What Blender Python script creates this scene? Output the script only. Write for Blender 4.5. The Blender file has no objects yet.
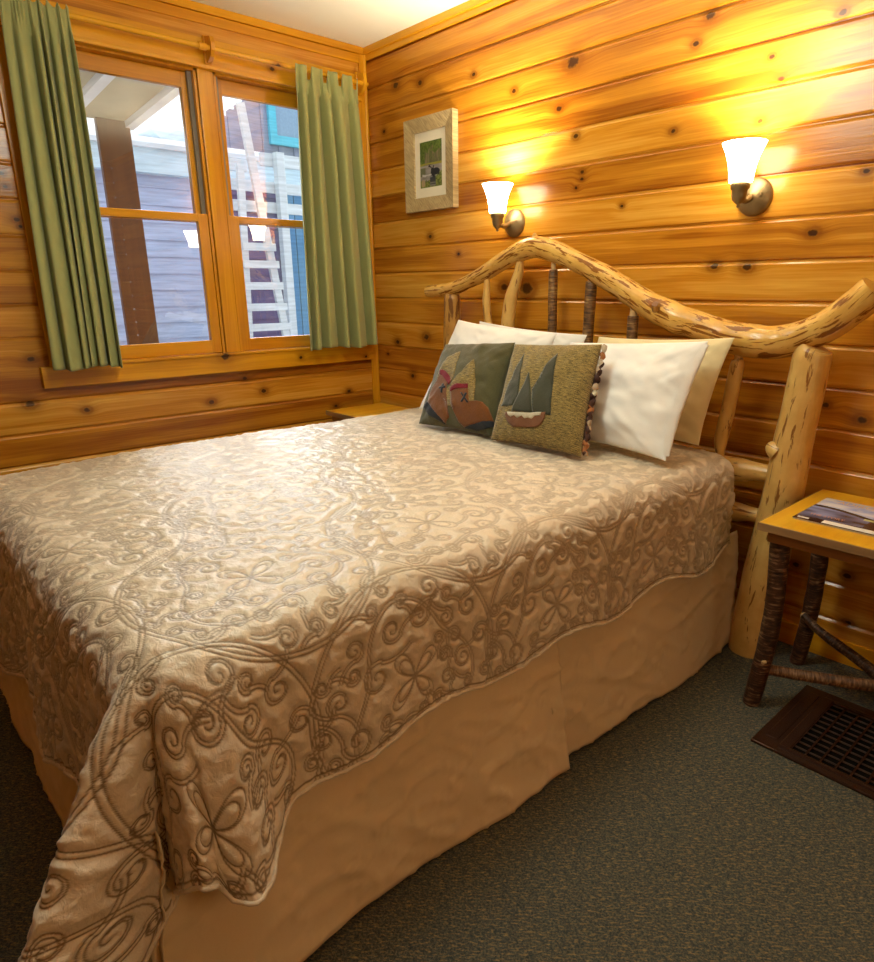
import bpy, bmesh, math, random
import numpy as np
from mathutils import Vector, Matrix, noise
random.seed(7)
rng = np.random.RandomState(11)
PI = math.pi
scene = bpy.context.scene
COL = scene.collection

# ------------------------------------------------------------------ helpers
def sm(x, a, b):
    t = np.clip((x - a) / (b - a), 0, 1)
    return t * t * (3 - 2 * t)

def vnoise(x, y, seed=0):
    x = np.asarray(x, float); y = np.asarray(y, float)
    xi = np.floor(x).astype(np.int64); yi = np.floor(y).astype(np.int64)
    fx = x - xi; fy = y - yi
    fx = fx * fx * (3 - 2 * fx); fy = fy * fy * (3 - 2 * fy)
    def h(a, b):
        n = (a * 374761393 + b * 668265263 + seed * 1442695041) & 0xffffffff
        n = ((n ^ (n >> 13)) * 1274126177) & 0xffffffff
        n = n ^ (n >> 16)
        return (n & 0xffff) / 32767.5 - 1.0
    return (h(xi, yi) * (1 - fx) + h(xi + 1, yi) * fx) * (1 - fy) + (h(xi, yi + 1) * (1 - fx) + h(xi + 1, yi + 1) * fx) * fy

def tag(o, label=None, cat=None, group=None, kind=None):
    if label: o['label'] = label
    if cat: o['category'] = cat
    if group: o['group'] = group
    if kind: o['kind'] = kind
    return o

def empty(name, loc, rz=0.0):
    o = bpy.data.objects.new(name, None)
    o.location = loc; o.rotation_euler = (0, 0, rz); o.empty_display_size = 0.05
    COL.objects.link(o)
    return o

def link_mesh(name, me, mat, parent=None, smooth=False):
    o = bpy.data.objects.new(name, me)
    COL.objects.link(o)
    if mat is not None:
        for m in (mat if isinstance(mat, (list, tuple)) else [mat]):
            me.materials.append(m)
    if smooth:
        me.polygons.foreach_set('use_smooth', [True] * len(me.polygons))
    if parent is not None:
        o.parent = parent
        o.matrix_parent_inverse = Matrix.Translation(-Vector(parent.location)) if parent.rotation_euler.z == 0 else parent_world(parent).inverted()
    return o

def parent_world(p):
    return Matrix.Translation(p.location) @ p.rotation_euler.to_matrix().to_4x4()

class MB:
    """collects vertices and faces (with uvs) into one mesh"""
    def __init__(s): s.v = []; s.f = []; s.uv = []; s.mi = []; s.sm = []
    def add(s, vs, fs, uvs=None, mi=0, smooth=False):
        b = len(s.v); s.v += [tuple(v) for v in vs]
        for k, f in enumerate(fs):
            s.f.append([b + i for i in f]); s.mi.append(mi); s.sm.append(smooth)
            s.uv.append(uvs[k] if uvs else [(0, 0)] * len(f))
    def box(s, x0, x1, y0, y1, z0, z1, bev=0.0, mi=0):
        if bev <= 0:
            vs = [(x, y, z) for x in (x0, x1) for y in (y0, y1) for z in (z0, z1)]
            s.add(vs, [(0, 1, 3, 2), (4, 6, 7, 5), (0, 4, 5, 1), (2, 3, 7, 6), (0, 2, 6, 4), (1, 5, 7, 3)], mi=mi)
            return
        bm = bmesh.new(); bmesh.ops.create_cube(bm, size=1)
        for v in bm.verts:
            v.co = Vector(((x0 + x1) / 2 + v.co.x * (x1 - x0), (y0 + y1) / 2 + v.co.y * (y1 - y0), (z0 + z1) / 2 + v.co.z * (z1 - z0)))
        bmesh.ops.bevel(bm, geom=bm.edges[:], offset=bev, segments=2, affect='EDGES', profile=0.6)
        s.bm(bm, mi)
    def bm(s, bm, mi=0, smooth=False):
        bm.verts.index_update()
        s.add([v.co[:] for v in bm.verts], [[v.index for v in f.verts] for f in bm.faces], mi=mi, smooth=smooth)
        bm.free()
    def bar(s, a, b, w, h, up=(0, 0, 1), mi=0):
        a = Vector(a); b = Vector(b); d = (b - a).normalized(); u = Vector(up)
        r = d.cross(u).normalized(); u = r.cross(d).normalized()
        vs = [p + r * (sx * w / 2) + u * (sz * h / 2) for p in (a, b) for sx in (-1, 1) for sz in (-1, 1)]
        s.add(vs, [(0, 1, 3, 2), (4, 6, 7, 5), (0, 4, 5, 1), (2, 3, 7, 6), (0, 2, 6, 4), (1, 5, 7, 3)], mi=mi)
    def tube(s, pts, radii, seg=16, sub=6, wob=0.0, cap=True, mi=0, seed=0, lump=0.0):
        P = [Vector(p) for p in pts]; n = len(P)
        C = []; Rr = []
        if n == 2 or sub <= 1:
            C = P; Rr = list(radii)
        else:
            for i in range(n - 1):
                p0 = P[max(i - 1, 0)]; p1 = P[i]; p2 = P[i + 1]; p3 = P[min(i + 2, n - 1)]
                for k in range(sub):
                    t = k / sub
                    c = 0.5 * ((2 * p1) + (p2 - p0) * t + (2 * p0 - 5 * p1 + 4 * p2 - p3) * t * t + (3 * p1 - p0 - 3 * p2 + p3) * t ** 3)
                    C.append(c); Rr.append(radii[i] * (1 - t) + radii[i + 1] * t)
            C.append(P[-1]); Rr.append(radii[-1])
        m = len(C)
        T0 = (C[1] - C[0]).normalized()
        ref = Vector((0, 0, 1)) if abs(T0.z) < 0.8 else Vector((1, 0, 0))
        R = T0.cross(ref).normalized(); vs = []; L = 0.0; Ls = []
        for i in range(m):
            T = (C[min(i + 1, m - 1)] - C[max(i - 1, 0)]).normalized()
            R = (R - T * R.dot(T)).normalized(); U = T.cross(R)
            if i: L += (C[i] - C[i - 1]).length
            Ls.append(L)
            for k in range(seg):
                a = 2 * PI * k / seg
                d = R * math.cos(a) + U * math.sin(a)
                rr = Rr[i]
                if wob:
                    q = C[i] + d * rr
                    rr *= 1 + wob * noise.noise(q * 9 + Vector((seed, 0, 0))) + lump * noise.noise(q * 28 + Vector((0, seed, 0)))
                vs.append(C[i] + d * rr)
        fs = []; uv = []
        circ = 2 * PI * max(Rr)
        for i in range(m - 1):
            for k in range(seg):
                k2 = (k + 1) % seg
                fs.append((i * seg + k, i * seg + k2, (i + 1) * seg + k2, (i + 1) * seg + k))
                u0 = k / seg * circ; u1 = (k + 1) / seg * circ
                uv.append([(u0, Ls[i]), (u1, Ls[i]), (u1, Ls[i + 1]), (u0, Ls[i + 1])])
        s.add(vs, fs, uv, mi=mi, smooth=True)
        if cap:
            s.add(vs[:seg], [tuple(reversed(range(seg)))], mi=mi)
            s.add(vs[-seg:], [tuple(range(seg))], mi=mi)
    def lathe(s, prof, center=(0, 0, 0), axis='z', seg=28, mi=0, cap=True, sq=0.0):
        c = Vector(center); vs = []
        for r, h in prof:
            for k in range(seg):
                a = 2 * PI * k / seg
                q = r
                if axis == 'z': p = Vector((q * math.cos(a), q * math.sin(a), h))
                elif axis == 'y': p = Vector((q * math.cos(a), h, q * math.sin(a)))
                else: p = Vector((h, q * math.cos(a), q * math.sin(a)))
                vs.append(c + p)
        fs = []
        for i in range(len(prof) - 1):
            for k in range(seg):
                k2 = (k + 1) % seg
                fs.append((i * seg + k, i * seg + k2, (i + 1) * seg + k2, (i + 1) * seg + k))
        s.add(vs, fs, mi=mi, smooth=True)
        if cap:
            s.add(vs[:seg], [tuple(reversed(range(seg)))], mi=mi); s.add(vs[-seg:], [tuple(range(seg))], mi=mi)
    def build(s, name, mat, parent=None, recalc=True):
        me = bpy.data.meshes.new(name)
        me.from_pydata(s.v, [], s.f)
        uvl = me.uv_layers.new(name='UVMap')
        flat = [c for f in s.uv for p in f for c in p]
        uvl.data.foreach_set('uv', flat)
        me.polygons.foreach_set('material_index', s.mi)
        me.polygons.foreach_set('use_smooth', s.sm)
        if recalc:
            bm = bmesh.new(); bm.from_mesh(me)
            bmesh.ops.recalc_face_normals(bm, faces=bm.faces[:])
            bm.to_mesh(me); bm.free()
        me.update()
        return link_mesh(name, me, mat, parent)

def grid_mesh(P, closed_u=False, uv=None):
    """P: (n,m,3) array -> mesh"""
    n, m, _ = P.shape
    idx = np.arange(n * m).reshape(n, m)
    q = np.stack([idx[:-1, :-1], idx[1:, :-1], idx[1:, 1:], idx[:-1, 1:]], -1).reshape(-1, 4)
    me = bpy.data.meshes.new('grid')
    me.vertices.add(n * m); me.vertices.foreach_set('co', P.reshape(-1).astype(np.float32))
    me.loops.add(q.size); me.loops.foreach_set('vertex_index', q.reshape(-1).astype(np.int32))
    me.polygons.add(len(q))
    me.polygons.foreach_set('loop_start', np.arange(0, q.size, 4, dtype=np.int32))
    me.polygons.foreach_set('use_smooth', np.ones(len(q), bool))
    me.update(calc_edges=True)
    if uv is not None:
        l = me.uv_layers.new(name='UVMap')
        l.data.foreach_set('uv', uv.reshape(-1, 2)[q.reshape(-1)].reshape(-1).astype(np.float32))
    me.validate()
    return me

def vert_color(me, name, arr):
    a = me.color_attributes.new(name, 'FLOAT_COLOR', 'POINT')
    c = np.ones((len(me.vertices), 4), np.float32); c[:, :arr.shape[1]] = arr
    a.data.foreach_set('color', c.reshape(-1))

def vert_float(me, name, arr):
    a = me.attributes.new(name, 'FLOAT', 'POINT')
    a.data.foreach_set('value', np.asarray(arr, np.float32).reshape(-1))

# ------------------------------------------------------------------ material kit
class NT:
    def __init__(s, name):
        s.m = bpy.data.materials.new(name); s.m.use_nodes = True
        s.t = s.m.node_tree; s.b = s.t.nodes['Principled BSDF']
    def n(s, typ, **kw):
        nd = s.t.nodes.new(typ)
        for k, v in kw.items(): setattr(nd, k, v)
        return nd
    def lk(s, a, b): s.t.links.new(a, b); return b
    def put(s, sock, v):
        if hasattr(v, 'is_output') or isinstance(v, bpy.types.NodeSocket): s.lk(v, sock)
        else: sock.default_value = v
    def math(s, op, a, b=0.0, c=0.0, clamp=False):
        nd = s.n('ShaderNodeMath', operation=op); nd.use_clamp = clamp
        s.put(nd.inputs[0], a); s.put(nd.inputs[1], b); s.put(nd.inputs[2], c)
        return nd.outputs[0]
    def comb(s, x, y, z):
        nd = s.n('ShaderNodeCombineXYZ'); s.put(nd.inputs[0], x); s.put(nd.inputs[1], y); s.put(nd.inputs[2], z)
        return nd.outputs[0]
    def sep(s, v):
        nd = s.n('ShaderNodeSeparateXYZ'); s.lk(v, nd.inputs[0]); return nd.outputs
    def noise(s, vec, scale, detail=3, rough=0.55, dist=0.0):
        nd = s.n('ShaderNodeTexNoise'); s.lk(vec, nd.inputs['Vector'])
        nd.inputs['Scale'].default_value = scale; nd.inputs['Detail'].default_value = detail
        nd.inputs['Roughness'].default_value = rough; nd.inputs['Distortion'].default_value = dist
        return nd.outputs[0]
    def ramp(s, fac, stops):
        nd = s.n('ShaderNodeValToRGB'); s.lk(fac, nd.inputs[0])
        e = nd.color_ramp.elements
        while len(e) < len(stops): e.new(0.5)
        for k, (p, c) in enumerate(stops):
            e[k].position = p; e[k].color = (*c, 1) if len(c) == 3 else c
        return nd.outputs[0]
    def mix(s, fac, a, b, mode='MIX'):
        nd = s.n('ShaderNodeMix', data_type='RGBA', blend_type=mode)
        s.put(nd.inputs[0], fac)
        for k, v in ((6, a), (7, b)):
            if isinstance(v, tuple): v = (*v, 1) if len(v) == 3 else v
            s.put(nd.inputs[k], v)
        return nd.outputs[2]
    def rng(s, v, a, b, c=0.0, d=1.0, smooth=False):
        nd = s.n('ShaderNodeMapRange'); nd.clamp = True
        if smooth: nd.interpolation_type = 'SMOOTHSTEP'
        s.put(nd.inputs[0], v); nd.inputs[1].default_value = a; nd.inputs[2].default_value = b
        nd.inputs[3].default_value = c; nd.inputs[4].default_value = d
        return nd.outputs[0]
    def obj(s): return s.n('ShaderNodeTexCoord').outputs['Object']
    def uv(s): return s.n('ShaderNodeTexCoord').outputs['UV']
    def bump(s, h, strength=0.3, dist=0.01):
        nd = s.n('ShaderNodeBump'); nd.inputs['Strength'].default_value = strength; nd.inputs['Distance'].default_value = dist
        s.lk(h, nd.inputs['Height']); s.lk(nd.outputs[0], s.b.inputs['Normal'])
    def base(s, v): s.put(s.b.inputs['Base Color'], (*v, 1) if isinstance(v, tuple) and len(v) == 3 else v)
    def set(s, **kw):
        for k, v in kw.items(): s.put(s.b.inputs[k.replace('_', ' ')], v)

Z0 = 1.4616 - 0.1318 * 14      # groove grid of the plank walls
PITCH = 0.1318

def wood_mat(name, axis, c_dark, c_mid, c_light, boards=False, knots=(), rough=0.22, spec=0.5, seed=0.0, coat=0.0, tonevar=1.0, gscale=1.0):
    """pine: grain runs along `axis`; `knots` are (along, z, radius)"""
    n = NT(name); o = n.sep(n.obj())
    A = {'x': 0, 'y': 1, 'z': 2}[axis]
    along = o[A]; B, Cc = [(1, 2), (0, 2), (0, 1)][A]
    b = o[Cc] if axis != 'z' else o[1]
    c = o[B] if axis != 'z' else o[0]
    if boards:
        i = n.math('FLOOR', n.math('DIVIDE', n.math('SUBTRACT', o[2], Z0), PITCH))
        wn = n.n('ShaderNodeTexWhiteNoise', noise_dimensions='1D'); n.lk(n.math('ADD', i, seed), wn.inputs['W'])
        r = wn.outputs['Value']
    else:
        ri = n.n('ShaderNodeObjectInfo'); r = n.math('ADD', ri.outputs['Random'], seed)
    off = n.math('MULTIPLY', r, 53.0)
    K = H = None
    if knots:
        P = n.comb(n.math('MULTIPLY', along, 0.72), n.math('ADD', o[2], 0.0), 0.0)
        nz = n.noise(n.comb(along, o[2], 0.0), 60, 2)
        for (ka, kz, kr) in knots:
            d = n.n('ShaderNodeVectorMath', operation='DISTANCE'); n.lk(P, d.inputs[0]); d.inputs[1].default_value = (ka * 0.72, kz, 0)
            q = n.math('DIVIDE', d.outputs['Value'], kr)
            K = q if K is None else n.math('MINIMUM', K, q)
        Kn = n.math('ADD', K, n.math('MULTIPLY', n.math('SUBTRACT', nz, 0.5), 0.9))
        core = n.rng(Kn, 0.55, 1.15, 1, 0, True)
        ring = n.math('MULTIPLY', n.rng(Kn, 0.9, 1.25, 0, 1, True), n.rng(Kn, 1.3, 2.2, 1, 0, True))
        H = n.rng(K, 0.6, 5.5, 1, 0, True)
        swirl = n.math('MULTIPLY', H, 0.014)
        b2 = n.math('ADD', b, swirl)
    else:
        b2 = b
    v1 = n.comb(n.math('ADD', n.math('MULTIPLY', along, 0.7 * gscale), off), n.math('MULTIPLY', b2, 13.0 * gscale), n.math('MULTIPLY', n.math('ADD', c, off), 13.0 * gscale))
    n1 = n.noise(v1, 1.5, 4, 0.5, 0.3)
    v2 = n.comb(n.math('ADD', n.math('MULTIPLY', along, 3.0), off), n.math('MULTIPLY', b2, 150.0), n.math('MULTIPLY', c, 150.0))
    n2 = n.noise(v2, 1.0, 3, 0.6)
    wav = n.math('SINE', n.math('ADD', n.math('MULTIPLY', n1, 42.0), n.math('MULTIPLY', b2, 60.0)))
    t = n.math('ADD', n.math('MULTIPLY', n1, 0.75), n.math('ADD', n.math('MULTIPLY', wav, 0.022), n.math('MULTIPLY', n.math('SUBTRACT', n2, 0.5), 0.3)))
    t = n.math('ADD', t, n.math('MULTIPLY', n.math('SUBTRACT', r, 0.5), 0.23 * tonevar))
    col = n.ramp(t, [(0.14, c_dark), (0.40, c_mid), (0.68, c_light)])
    if knots:
        col = n.mix(n.math('MULTIPLY', n.math('MULTIPLY', H, H), 0.55), col, tuple(x * 0.62 for x in c_dark))
        col = n.mix(n.math('MULTIPLY', ring, 0.5), col, tuple(x * 0.8 for x in c_dark))
        col = n.mix(n.math('MULTIPLY', core, 0.9), col, (0.035, 0.012, 0.004))
    n.base(col)
    n.set(Roughness=n.math('ADD', rough, n.math('MULTIPLY', n2, 0.06)))
    n.b.inputs['Specular IOR Level'].default_value = spec
    if coat: n.b.inputs['Coat Weight'].default_value = coat; n.b.inputs['Coat Roughness'].default_value = 0.08
    n.bump(n.math('ADD', n2, n.math('MULTIPLY', n1, 2.0)), 0.12, 0.003)
    return n.m

def log_mat(name, light=(0.66, 0.42, 0.13), fleck=(0.24, 0.095, 0.022), amount=0.56, rough=0.3):
    """peeled, lacquered log with brown flecks of inner bark running along it"""
    n = NT(name); u = n.sep(n.uv())
    ri = n.n('ShaderNodeObjectInfo'); off = n.math('MULTIPLY', ri.outputs['Random'], 31.0)
    v = n.comb(n.math('MULTIPLY', u[0], 36.0), n.math('ADD', n.math('MULTIPLY', u[1], 7.0), off), 0.0)
    n1 = n.noise(v, 1.3, 4, 0.6, 0.4)
    f = n.rng(n1, amount, amount + 0.05, 0, 1, True)
    v2 = n.comb(n.math('MULTIPLY', u[0], 150.0), n.math('ADD', n.math('MULTIPLY', u[1], 6.0), off), 0.0)
    n2 = n.noise(v2, 1.0, 3)
    n3 = n.noise(n.comb(u[0], n.math('ADD', u[1], off), 0.0), 14, 3)
    base = n.mix(n.rng(n3, 0.3, 0.75), light, tuple(a * b for a, b in zip(light, (0.78, 0.66, 0.5))))
    base = n.mix(n.math('MULTIPLY', n2, 0.3), base, tuple(x * 0.7 for x in light))
    n.base(n.mix(f, base, fleck))
    n.set(Roughness=rough)
    n.bump(n.math('SUBTRACT', n2, n.math('MULTIPLY', f, 0.6)), 0.25, 0.004)
    return n.m

def bark_mat(name, dark=(0.035, 0.014, 0.008), mid=(0.13, 0.06, 0.03), hi=(0.33, 0.22, 0.12)):
    n = NT(name); u = n.sep(n.uv())
    ri = n.n('ShaderNodeObjectInfo'); off = n.math('MULTIPLY', ri.outputs['Random'], 31.0)
    v = n.comb(n.math('MULTIPLY', u[0], 22.0), n.math('ADD', n.math('MULTIPLY', u[1], 130.0), off), 0.0)
    n1 = n.noise(v, 1.0, 4, 0.65, 0.5)
    n2 = n.noise(n.comb(u[0], n.math('ADD', u[1], off), 0.0), 26, 3)
    t = n.math('ADD', n.math('MULTIPLY', n1, 0.75), n.math('MULTIPLY', n2, 0.3))
    n.base(n.ramp(t, [(0.44, dark), (0.56, mid), (0.68, hi)]))
    n.set(Roughness=0.42)
    n.bump(t, 0.8, 0.006)
    return n.m

def cloth_mat(name, col, col2=None, scale=700, rough=0.85, bump=0.25, sheen=0.15, blotch=0.0):
    n = NT(name); o = n.obj()
    w1 = n.noise(o, scale, 2)
    big = n.noise(o, 9, 3)
    c2 = col2 or tuple(x * 0.72 for x in col)
    c = n.mix(n.rng(w1, 0.3, 0.7), col, c2)
    if blotch: c = n.mix(n.math('MULTIPLY', n.rng(big, 0.35, 0.7), blotch), c, tuple(x * 0.7 for x in col))
    n.base(c); n.set(Roughness=rough)
    n.b.inputs['Sheen Weight'].default_value = sheen
    n.b.inputs['Specular IOR Level'].default_value = 0.25
    n.bump(n.math('ADD', w1, n.math('MULTIPLY', n.noise(o, 45, 3), 2.0)), bump, 0.003)
    return n.m

def plain(name, col, rough=0.5, metal=0.0, spec=0.5, nscale=40, var=0.15, bump=0.0):
    n = NT(name); o = n.obj(); nz = n.noise(o, nscale, 3)
    n.base(n.mix(n.rng(nz, 0.3, 0.7), col, tuple(x * (1 - var) for x in col)))
    n.set(Roughness=rough, Metallic=metal); n.b.inputs['Specular IOR Level'].default_value = spec
    if bump: n.bump(nz, bump, 0.004)
    return n.m

def attr_mat(name, attr='Col', rough=0.5, spec=0.4):
    n = NT(name); a = n.n('ShaderNodeAttribute', attribute_name=attr)
    n.base(a.outputs['Color']); n.set(Roughness=rough); n.b.inputs['Specular IOR Level'].default_value = spec
    return n.m

# ------------------------------------------------------------------ materials
HK = [(1.382,2.09,.022),(1.319,1.938,.011),(1.411,1.826,.010),(1.449,1.691,.008),(1.45,1.665,.007),(1.422,1.635,.006),(1.907,2.033,.010),(1.953,2.105,.013),
(1.846,1.778,.008),(2.16,1.76,.008),(2.175,1.937,.007),(1.069,2.049,.010),(1.649,1.548,.006),(2.373,1.409,.012),(2.5,1.573,.008),(2.051,1.318,.012),(2.172,1.312,.013),
(2.602,0.841,.012),(2.457,1.012,.012),(2.489,0.876,.009),(0.2,0.96,.013),(0.454,0.999,.016),(0.104,0.889,.007),(0.328,0.781,.012),(0.253,2.227,.016),(0.445,2.199,.012),
(0.142,2.034,.008),(1.024,1.252,.017),(1.165,1.245,.028),(0.713,1.409,.008),(2.638,0.315,.011),(2.472,0.305,.010),(2.666,0.15,.009),(2.212,1.869,.008),(2.371,2.008,.010),(0.82,2.16,.009),(2.62,1.86,.011),(0.5,1.5,.011)]
WK = [(-1.793,0.795,.014),(-1.583,0.744,.011),(-1.758,0.979,.011),(-1.021,0.715,.012),(-0.737,0.74,.012),(-0.834,0.816,.010),(-1.733,1.637,.008),(-1.715,1.519,.009),(-1.707,1.494,.007),
(-1.739,1.685,.009),(-0.211,0.685,.010),(-0.304,0.609,.009),(-1.95,1.3,.012),(-2.4,1.1,.013),(-2.3,0.7,.012)]
CD, CM, CL = (0.27, 0.076, 0.004), (0.57, 0.238, 0.016), (0.80, 0.455, 0.075)
M_headwall = wood_mat('pine_planks_head', 'x', CD, CM, CL, True, HK, rough=0.19, spec=0.5, seed=3.0)
M_winwall = wood_mat('pine_planks_window', 'y', CD, CM, CL, True, WK, rough=0.2, seed=11.0)
M_otherx = wood_mat('pine_planks_front', 'x', CD, CM, CL, True, (), rough=0.3, seed=23.0)
M_othery = wood_mat('pine_planks_right', 'y', CD, CM, CL, True, (), rough=0.3, seed=31.0)
TD, TM, TL = (0.50, 0.18, 0.006), (0.70, 0.33, 0.010), (0.80, 0.43, 0.02)
M_trimx = wood_mat('pine_trim_x', 'x', TD, TM, TL, rough=0.22)
M_trimy = wood_mat('pine_trim_y', 'y', TD, TM, TL, False, [(-0.938,0.935,.019),(-0.523,0.9,.008),(-0.103,0.876,.008),(-0.555,2.245,.011)], rough=0.22)
M_trimz = wood_mat('pine_trim_z', 'z', TD, TM, TL, rough=0.22)
M_sash_y = wood_mat('sash_y', 'y', (0.46,0.17,0.006), (0.62,0.27,0.010), (0.72,0.35,0.016), rough=0.2)
M_sash_z = wood_mat('sash_z', 'z', (0.46,0.17,0.006), (0.62,0.27,0.010), (0.72,0.35,0.016), rough=0.2)
M_track = plain('grey_track', (0.24, 0.21, 0.16), 0.5)
M_table = wood_mat('table_pine', 'y', (0.66,0.30,0.012), (0.80,0.44,0.02), (0.86,0.53,0.035), rough=0.28, tonevar=0.3)
M_table_edge = wood_mat('table_edge', 'x', (0.20,0.11,0.05), (0.33,0.19,0.08), (0.42,0.26,0.12), rough=0.4, tonevar=0.3)
M_apron = wood_mat('apron_wood', 'x', (0.16,0.06,0.012), (0.26,0.11,0.025), (0.33,0.16,0.04), rough=0.35, tonevar=0.3)
M_log = log_mat('peeled_log', (0.72, 0.45, 0.10))
M_lograil = log_mat('peeled_log_rail', (0.78, 0.475, 0.115), (0.25, 0.09, 0.012), 0.53, 0.2)
M_logp = log_mat('peeled_pole', (0.82, 0.54, 0.17), (0.28, 0.11, 0.02), 0.59)
M_logdark = log_mat('weathered_log', (0.58, 0.32, 0.08), (0.20, 0.08, 0.02), 0.50)
M_bark = bark_mat('bark', (0.018, 0.006, 0.003), (0.075, 0.027, 0.010), (0.32, 0.19, 0.10))
M_bark2 = bark_mat('bark_spindle', (0.06, 0.024, 0.007), (0.21, 0.095, 0.026), (0.40, 0.24, 0.08))
M_bark3 = bark_mat('bark_branch', (0.07, 0.03, 0.012), (0.21, 0.10, 0.04), (0.38, 0.24, 0.12))
M_tenon = plain('tenon', (0.68, 0.46, 0.20), 0.5, nscale=60)
M_ceiling = plain('ceiling_paint', (0.86, 0.90, 0.83), 0.9, spec=0.2, nscale=3, var=0.03)
M_bronze = plain('bronze', (0.30, 0.225, 0.11), 0.38, 0.7, nscale=30, var=0.1)
M_white = cloth_mat('white_cotton', (0.83, 0.81, 0.77), (0.78, 0.76, 0.72), 900, 0.9, 0.12)
M_cream = cloth_mat('cream_cotton', (0.80, 0.68, 0.40), (0.74, 0.62, 0.36), 900, 0.9, 0.12)
M_skirt = cloth_mat('skirt_cotton', (0.80, 0.66, 0.44), (0.75, 0.61, 0.40), 900, 0.9, 0.15)
M_curtain = cloth_mat('green_curtain', (0.36, 0.38, 0.15), (0.32, 0.34, 0.13), 1100, 0.8, 0.2)
M_olive = cloth_mat('olive_suede', (0.085, 0.078, 0.030), (0.066, 0.061, 0.024), 300, 0.95, 0.3, 0.3, 0.4)
M_pine_patch = cloth_mat('dark_green_patch', (0.050, 0.052, 0.030), (0.040, 0.042, 0.024), 400, 0.9, 0.3, 0.3, 0.3)
M_leather = cloth_mat('brown_suede', (0.185, 0.062, 0.012), (0.145, 0.048, 0.009), 200, 0.9, 0.3, 0.3, 0.5)
M_red = cloth_mat('red_felt', (0.19, 0.006, 0.014), None, 500)
M_black = cloth_mat('black_felt', (0.018, 0.02, 0.026), None, 500)
M_canoe = cloth_mat('brown_canvas', (0.20, 0.082, 0.036), None, 500)
M_canoe_w = cloth_mat('cream_canvas', (0.62, 0.56, 0.42), None, 500)
M_dark = plain('painted_shade', (0.006, 0.005, 0.004), 0.95, spec=0.02)
M_ventmetal = plain('brown_enamel', (0.055, 0.024, 0.014), 0.26, 0.3, nscale=50, var=0.25)

def tweed():
    n = NT('tweed'); u = n.sep(n.uv())
    a = n.noise(n.comb(n.math('MULTIPLY', u[0], 45.0), n.math('MULTIPLY', u[1], 330.0), 0.0), 1.0, 3, 0.7)
    b = n.noise(n.comb(n.math('MULTIPLY', u[0], 300.0), n.math('MULTIPLY', u[1], 320.0), 3.0), 1.0, 2, 0.6)
    t = n.math('ADD', n.math('MULTIPLY', a, 0.6), n.math('MULTIPLY', b, 0.4))
    n.base(n.ramp(t, [(0.40, (0.045, 0.032, 0.008)), (0.5, (0.20, 0.14, 0.035)), (0.62, (0.40, 0.28, 0.08))]))
    n.set(Roughness=0.95); n.b.inputs['Sheen Weight'].default_value = 0.2
    n.bump(t, 0.6, 0.004); return n.m
M_tweed = tweed()

def patterned():
    n = NT('patterned_back'); o = n.obj()
    v = n.n('ShaderNodeTexVoronoi'); v.inputs['Scale'].default_value = 38; n.lk(o, v.inputs['Vector'])
    s = n.sep(v.outputs['Color'])
    n.base(n.ramp(s[0], [(0.0, (0.035, 0.012, 0.008)), (0.45, (0.06, 0.02, 0.01)), (0.55, (0.33, 0.12, 0.03)), (0.8, (0.30, 0.11, 0.03)), (0.94, (0.50, 0.45, 0.32))]))
    n.set(Roughness=0.9); return n.m
M_pattern = patterned()

def quilt_mat():
    n = NT('quilted_satin'); a = n.n('ShaderNodeAttribute', attribute_name='stitch'); o = n.obj()
    big = n.noise(o, 6, 2); fine = n.noise(o, 55, 3, 0.6, 0.4)
    c = n.mix(n.rng(big, 0.3, 0.7), (0.70, 0.60, 0.46), (0.65, 0.55, 0.41))
    n.base(n.mix(n.math('MULTIPLY', a.outputs['Fac'], 0.94), c, (0.15, 0.092, 0.036)))
    n.set(Roughness=0.34); n.b.inputs['Sheen Weight'].default_value = 0.35; n.b.inputs['Sheen Roughness'].default_value = 0.4
    n.b.inputs['Specular IOR Level'].default_value = 0.45
    n.bump(fine, 0.6, 0.006); return n.m
M_quilt = quilt_mat()

def carpet_mat():
    n = NT('carpet'); o = n.obj()
    a = n.noise(o, 210, 3, 0.75); b = n.noise(o, 75, 3, 0.75); big = n.noise(o, 2.0, 2)
    s = n.sep(o)
    st = n.noise(n.comb(n.math('MULTIPLY', n.math('ADD', s[0], s[1]), 45.0), n.math('MULTIPLY', n.math('SUBTRACT', s[0], s[1]), 160.0), 0.0), 1.0, 3, 0.7)
    c = n.ramp(a, [(0.34, (0.045, 0.058, 0.056)), (0.52, (0.11, 0.125, 0.11)), (0.64, (0.24, 0.215, 0.14))])
    c = n.mix(n.rng(st, 0.52, 0.66), c, (0.40, 0.29, 0.14))
    c = n.mix(n.rng(b, 0.52, 0.7), c, (0.05, 0.072, 0.078))
    n.base(c); n.set(Roughness=1.0); n.b.inputs['Specular IOR Level'].default_value = 0.1
    n.bump(n.math('ADD', a, b), 0.9, 0.01); return n.m
M_carpet = carpet_mat()

def shade_mat():
    n = NT('lit_glass_shade'); o = n.obj()
    nz = n.noise(o, 30, 2)
    n.base((0.95, 0.9, 0.8)); n.set(Roughness=0.25)
    n.put(n.b.inputs['Emission Color'], (1.0, 0.82, 0.56, 1))
    n.put(n.b.inputs['Emission Strength'], n.rng(nz, 0.2, 0.8, SHADE_E * 0.95, SHADE_E))
    return n.m
SHADE_E = 11.0
M_shade = shade_mat()

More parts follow.
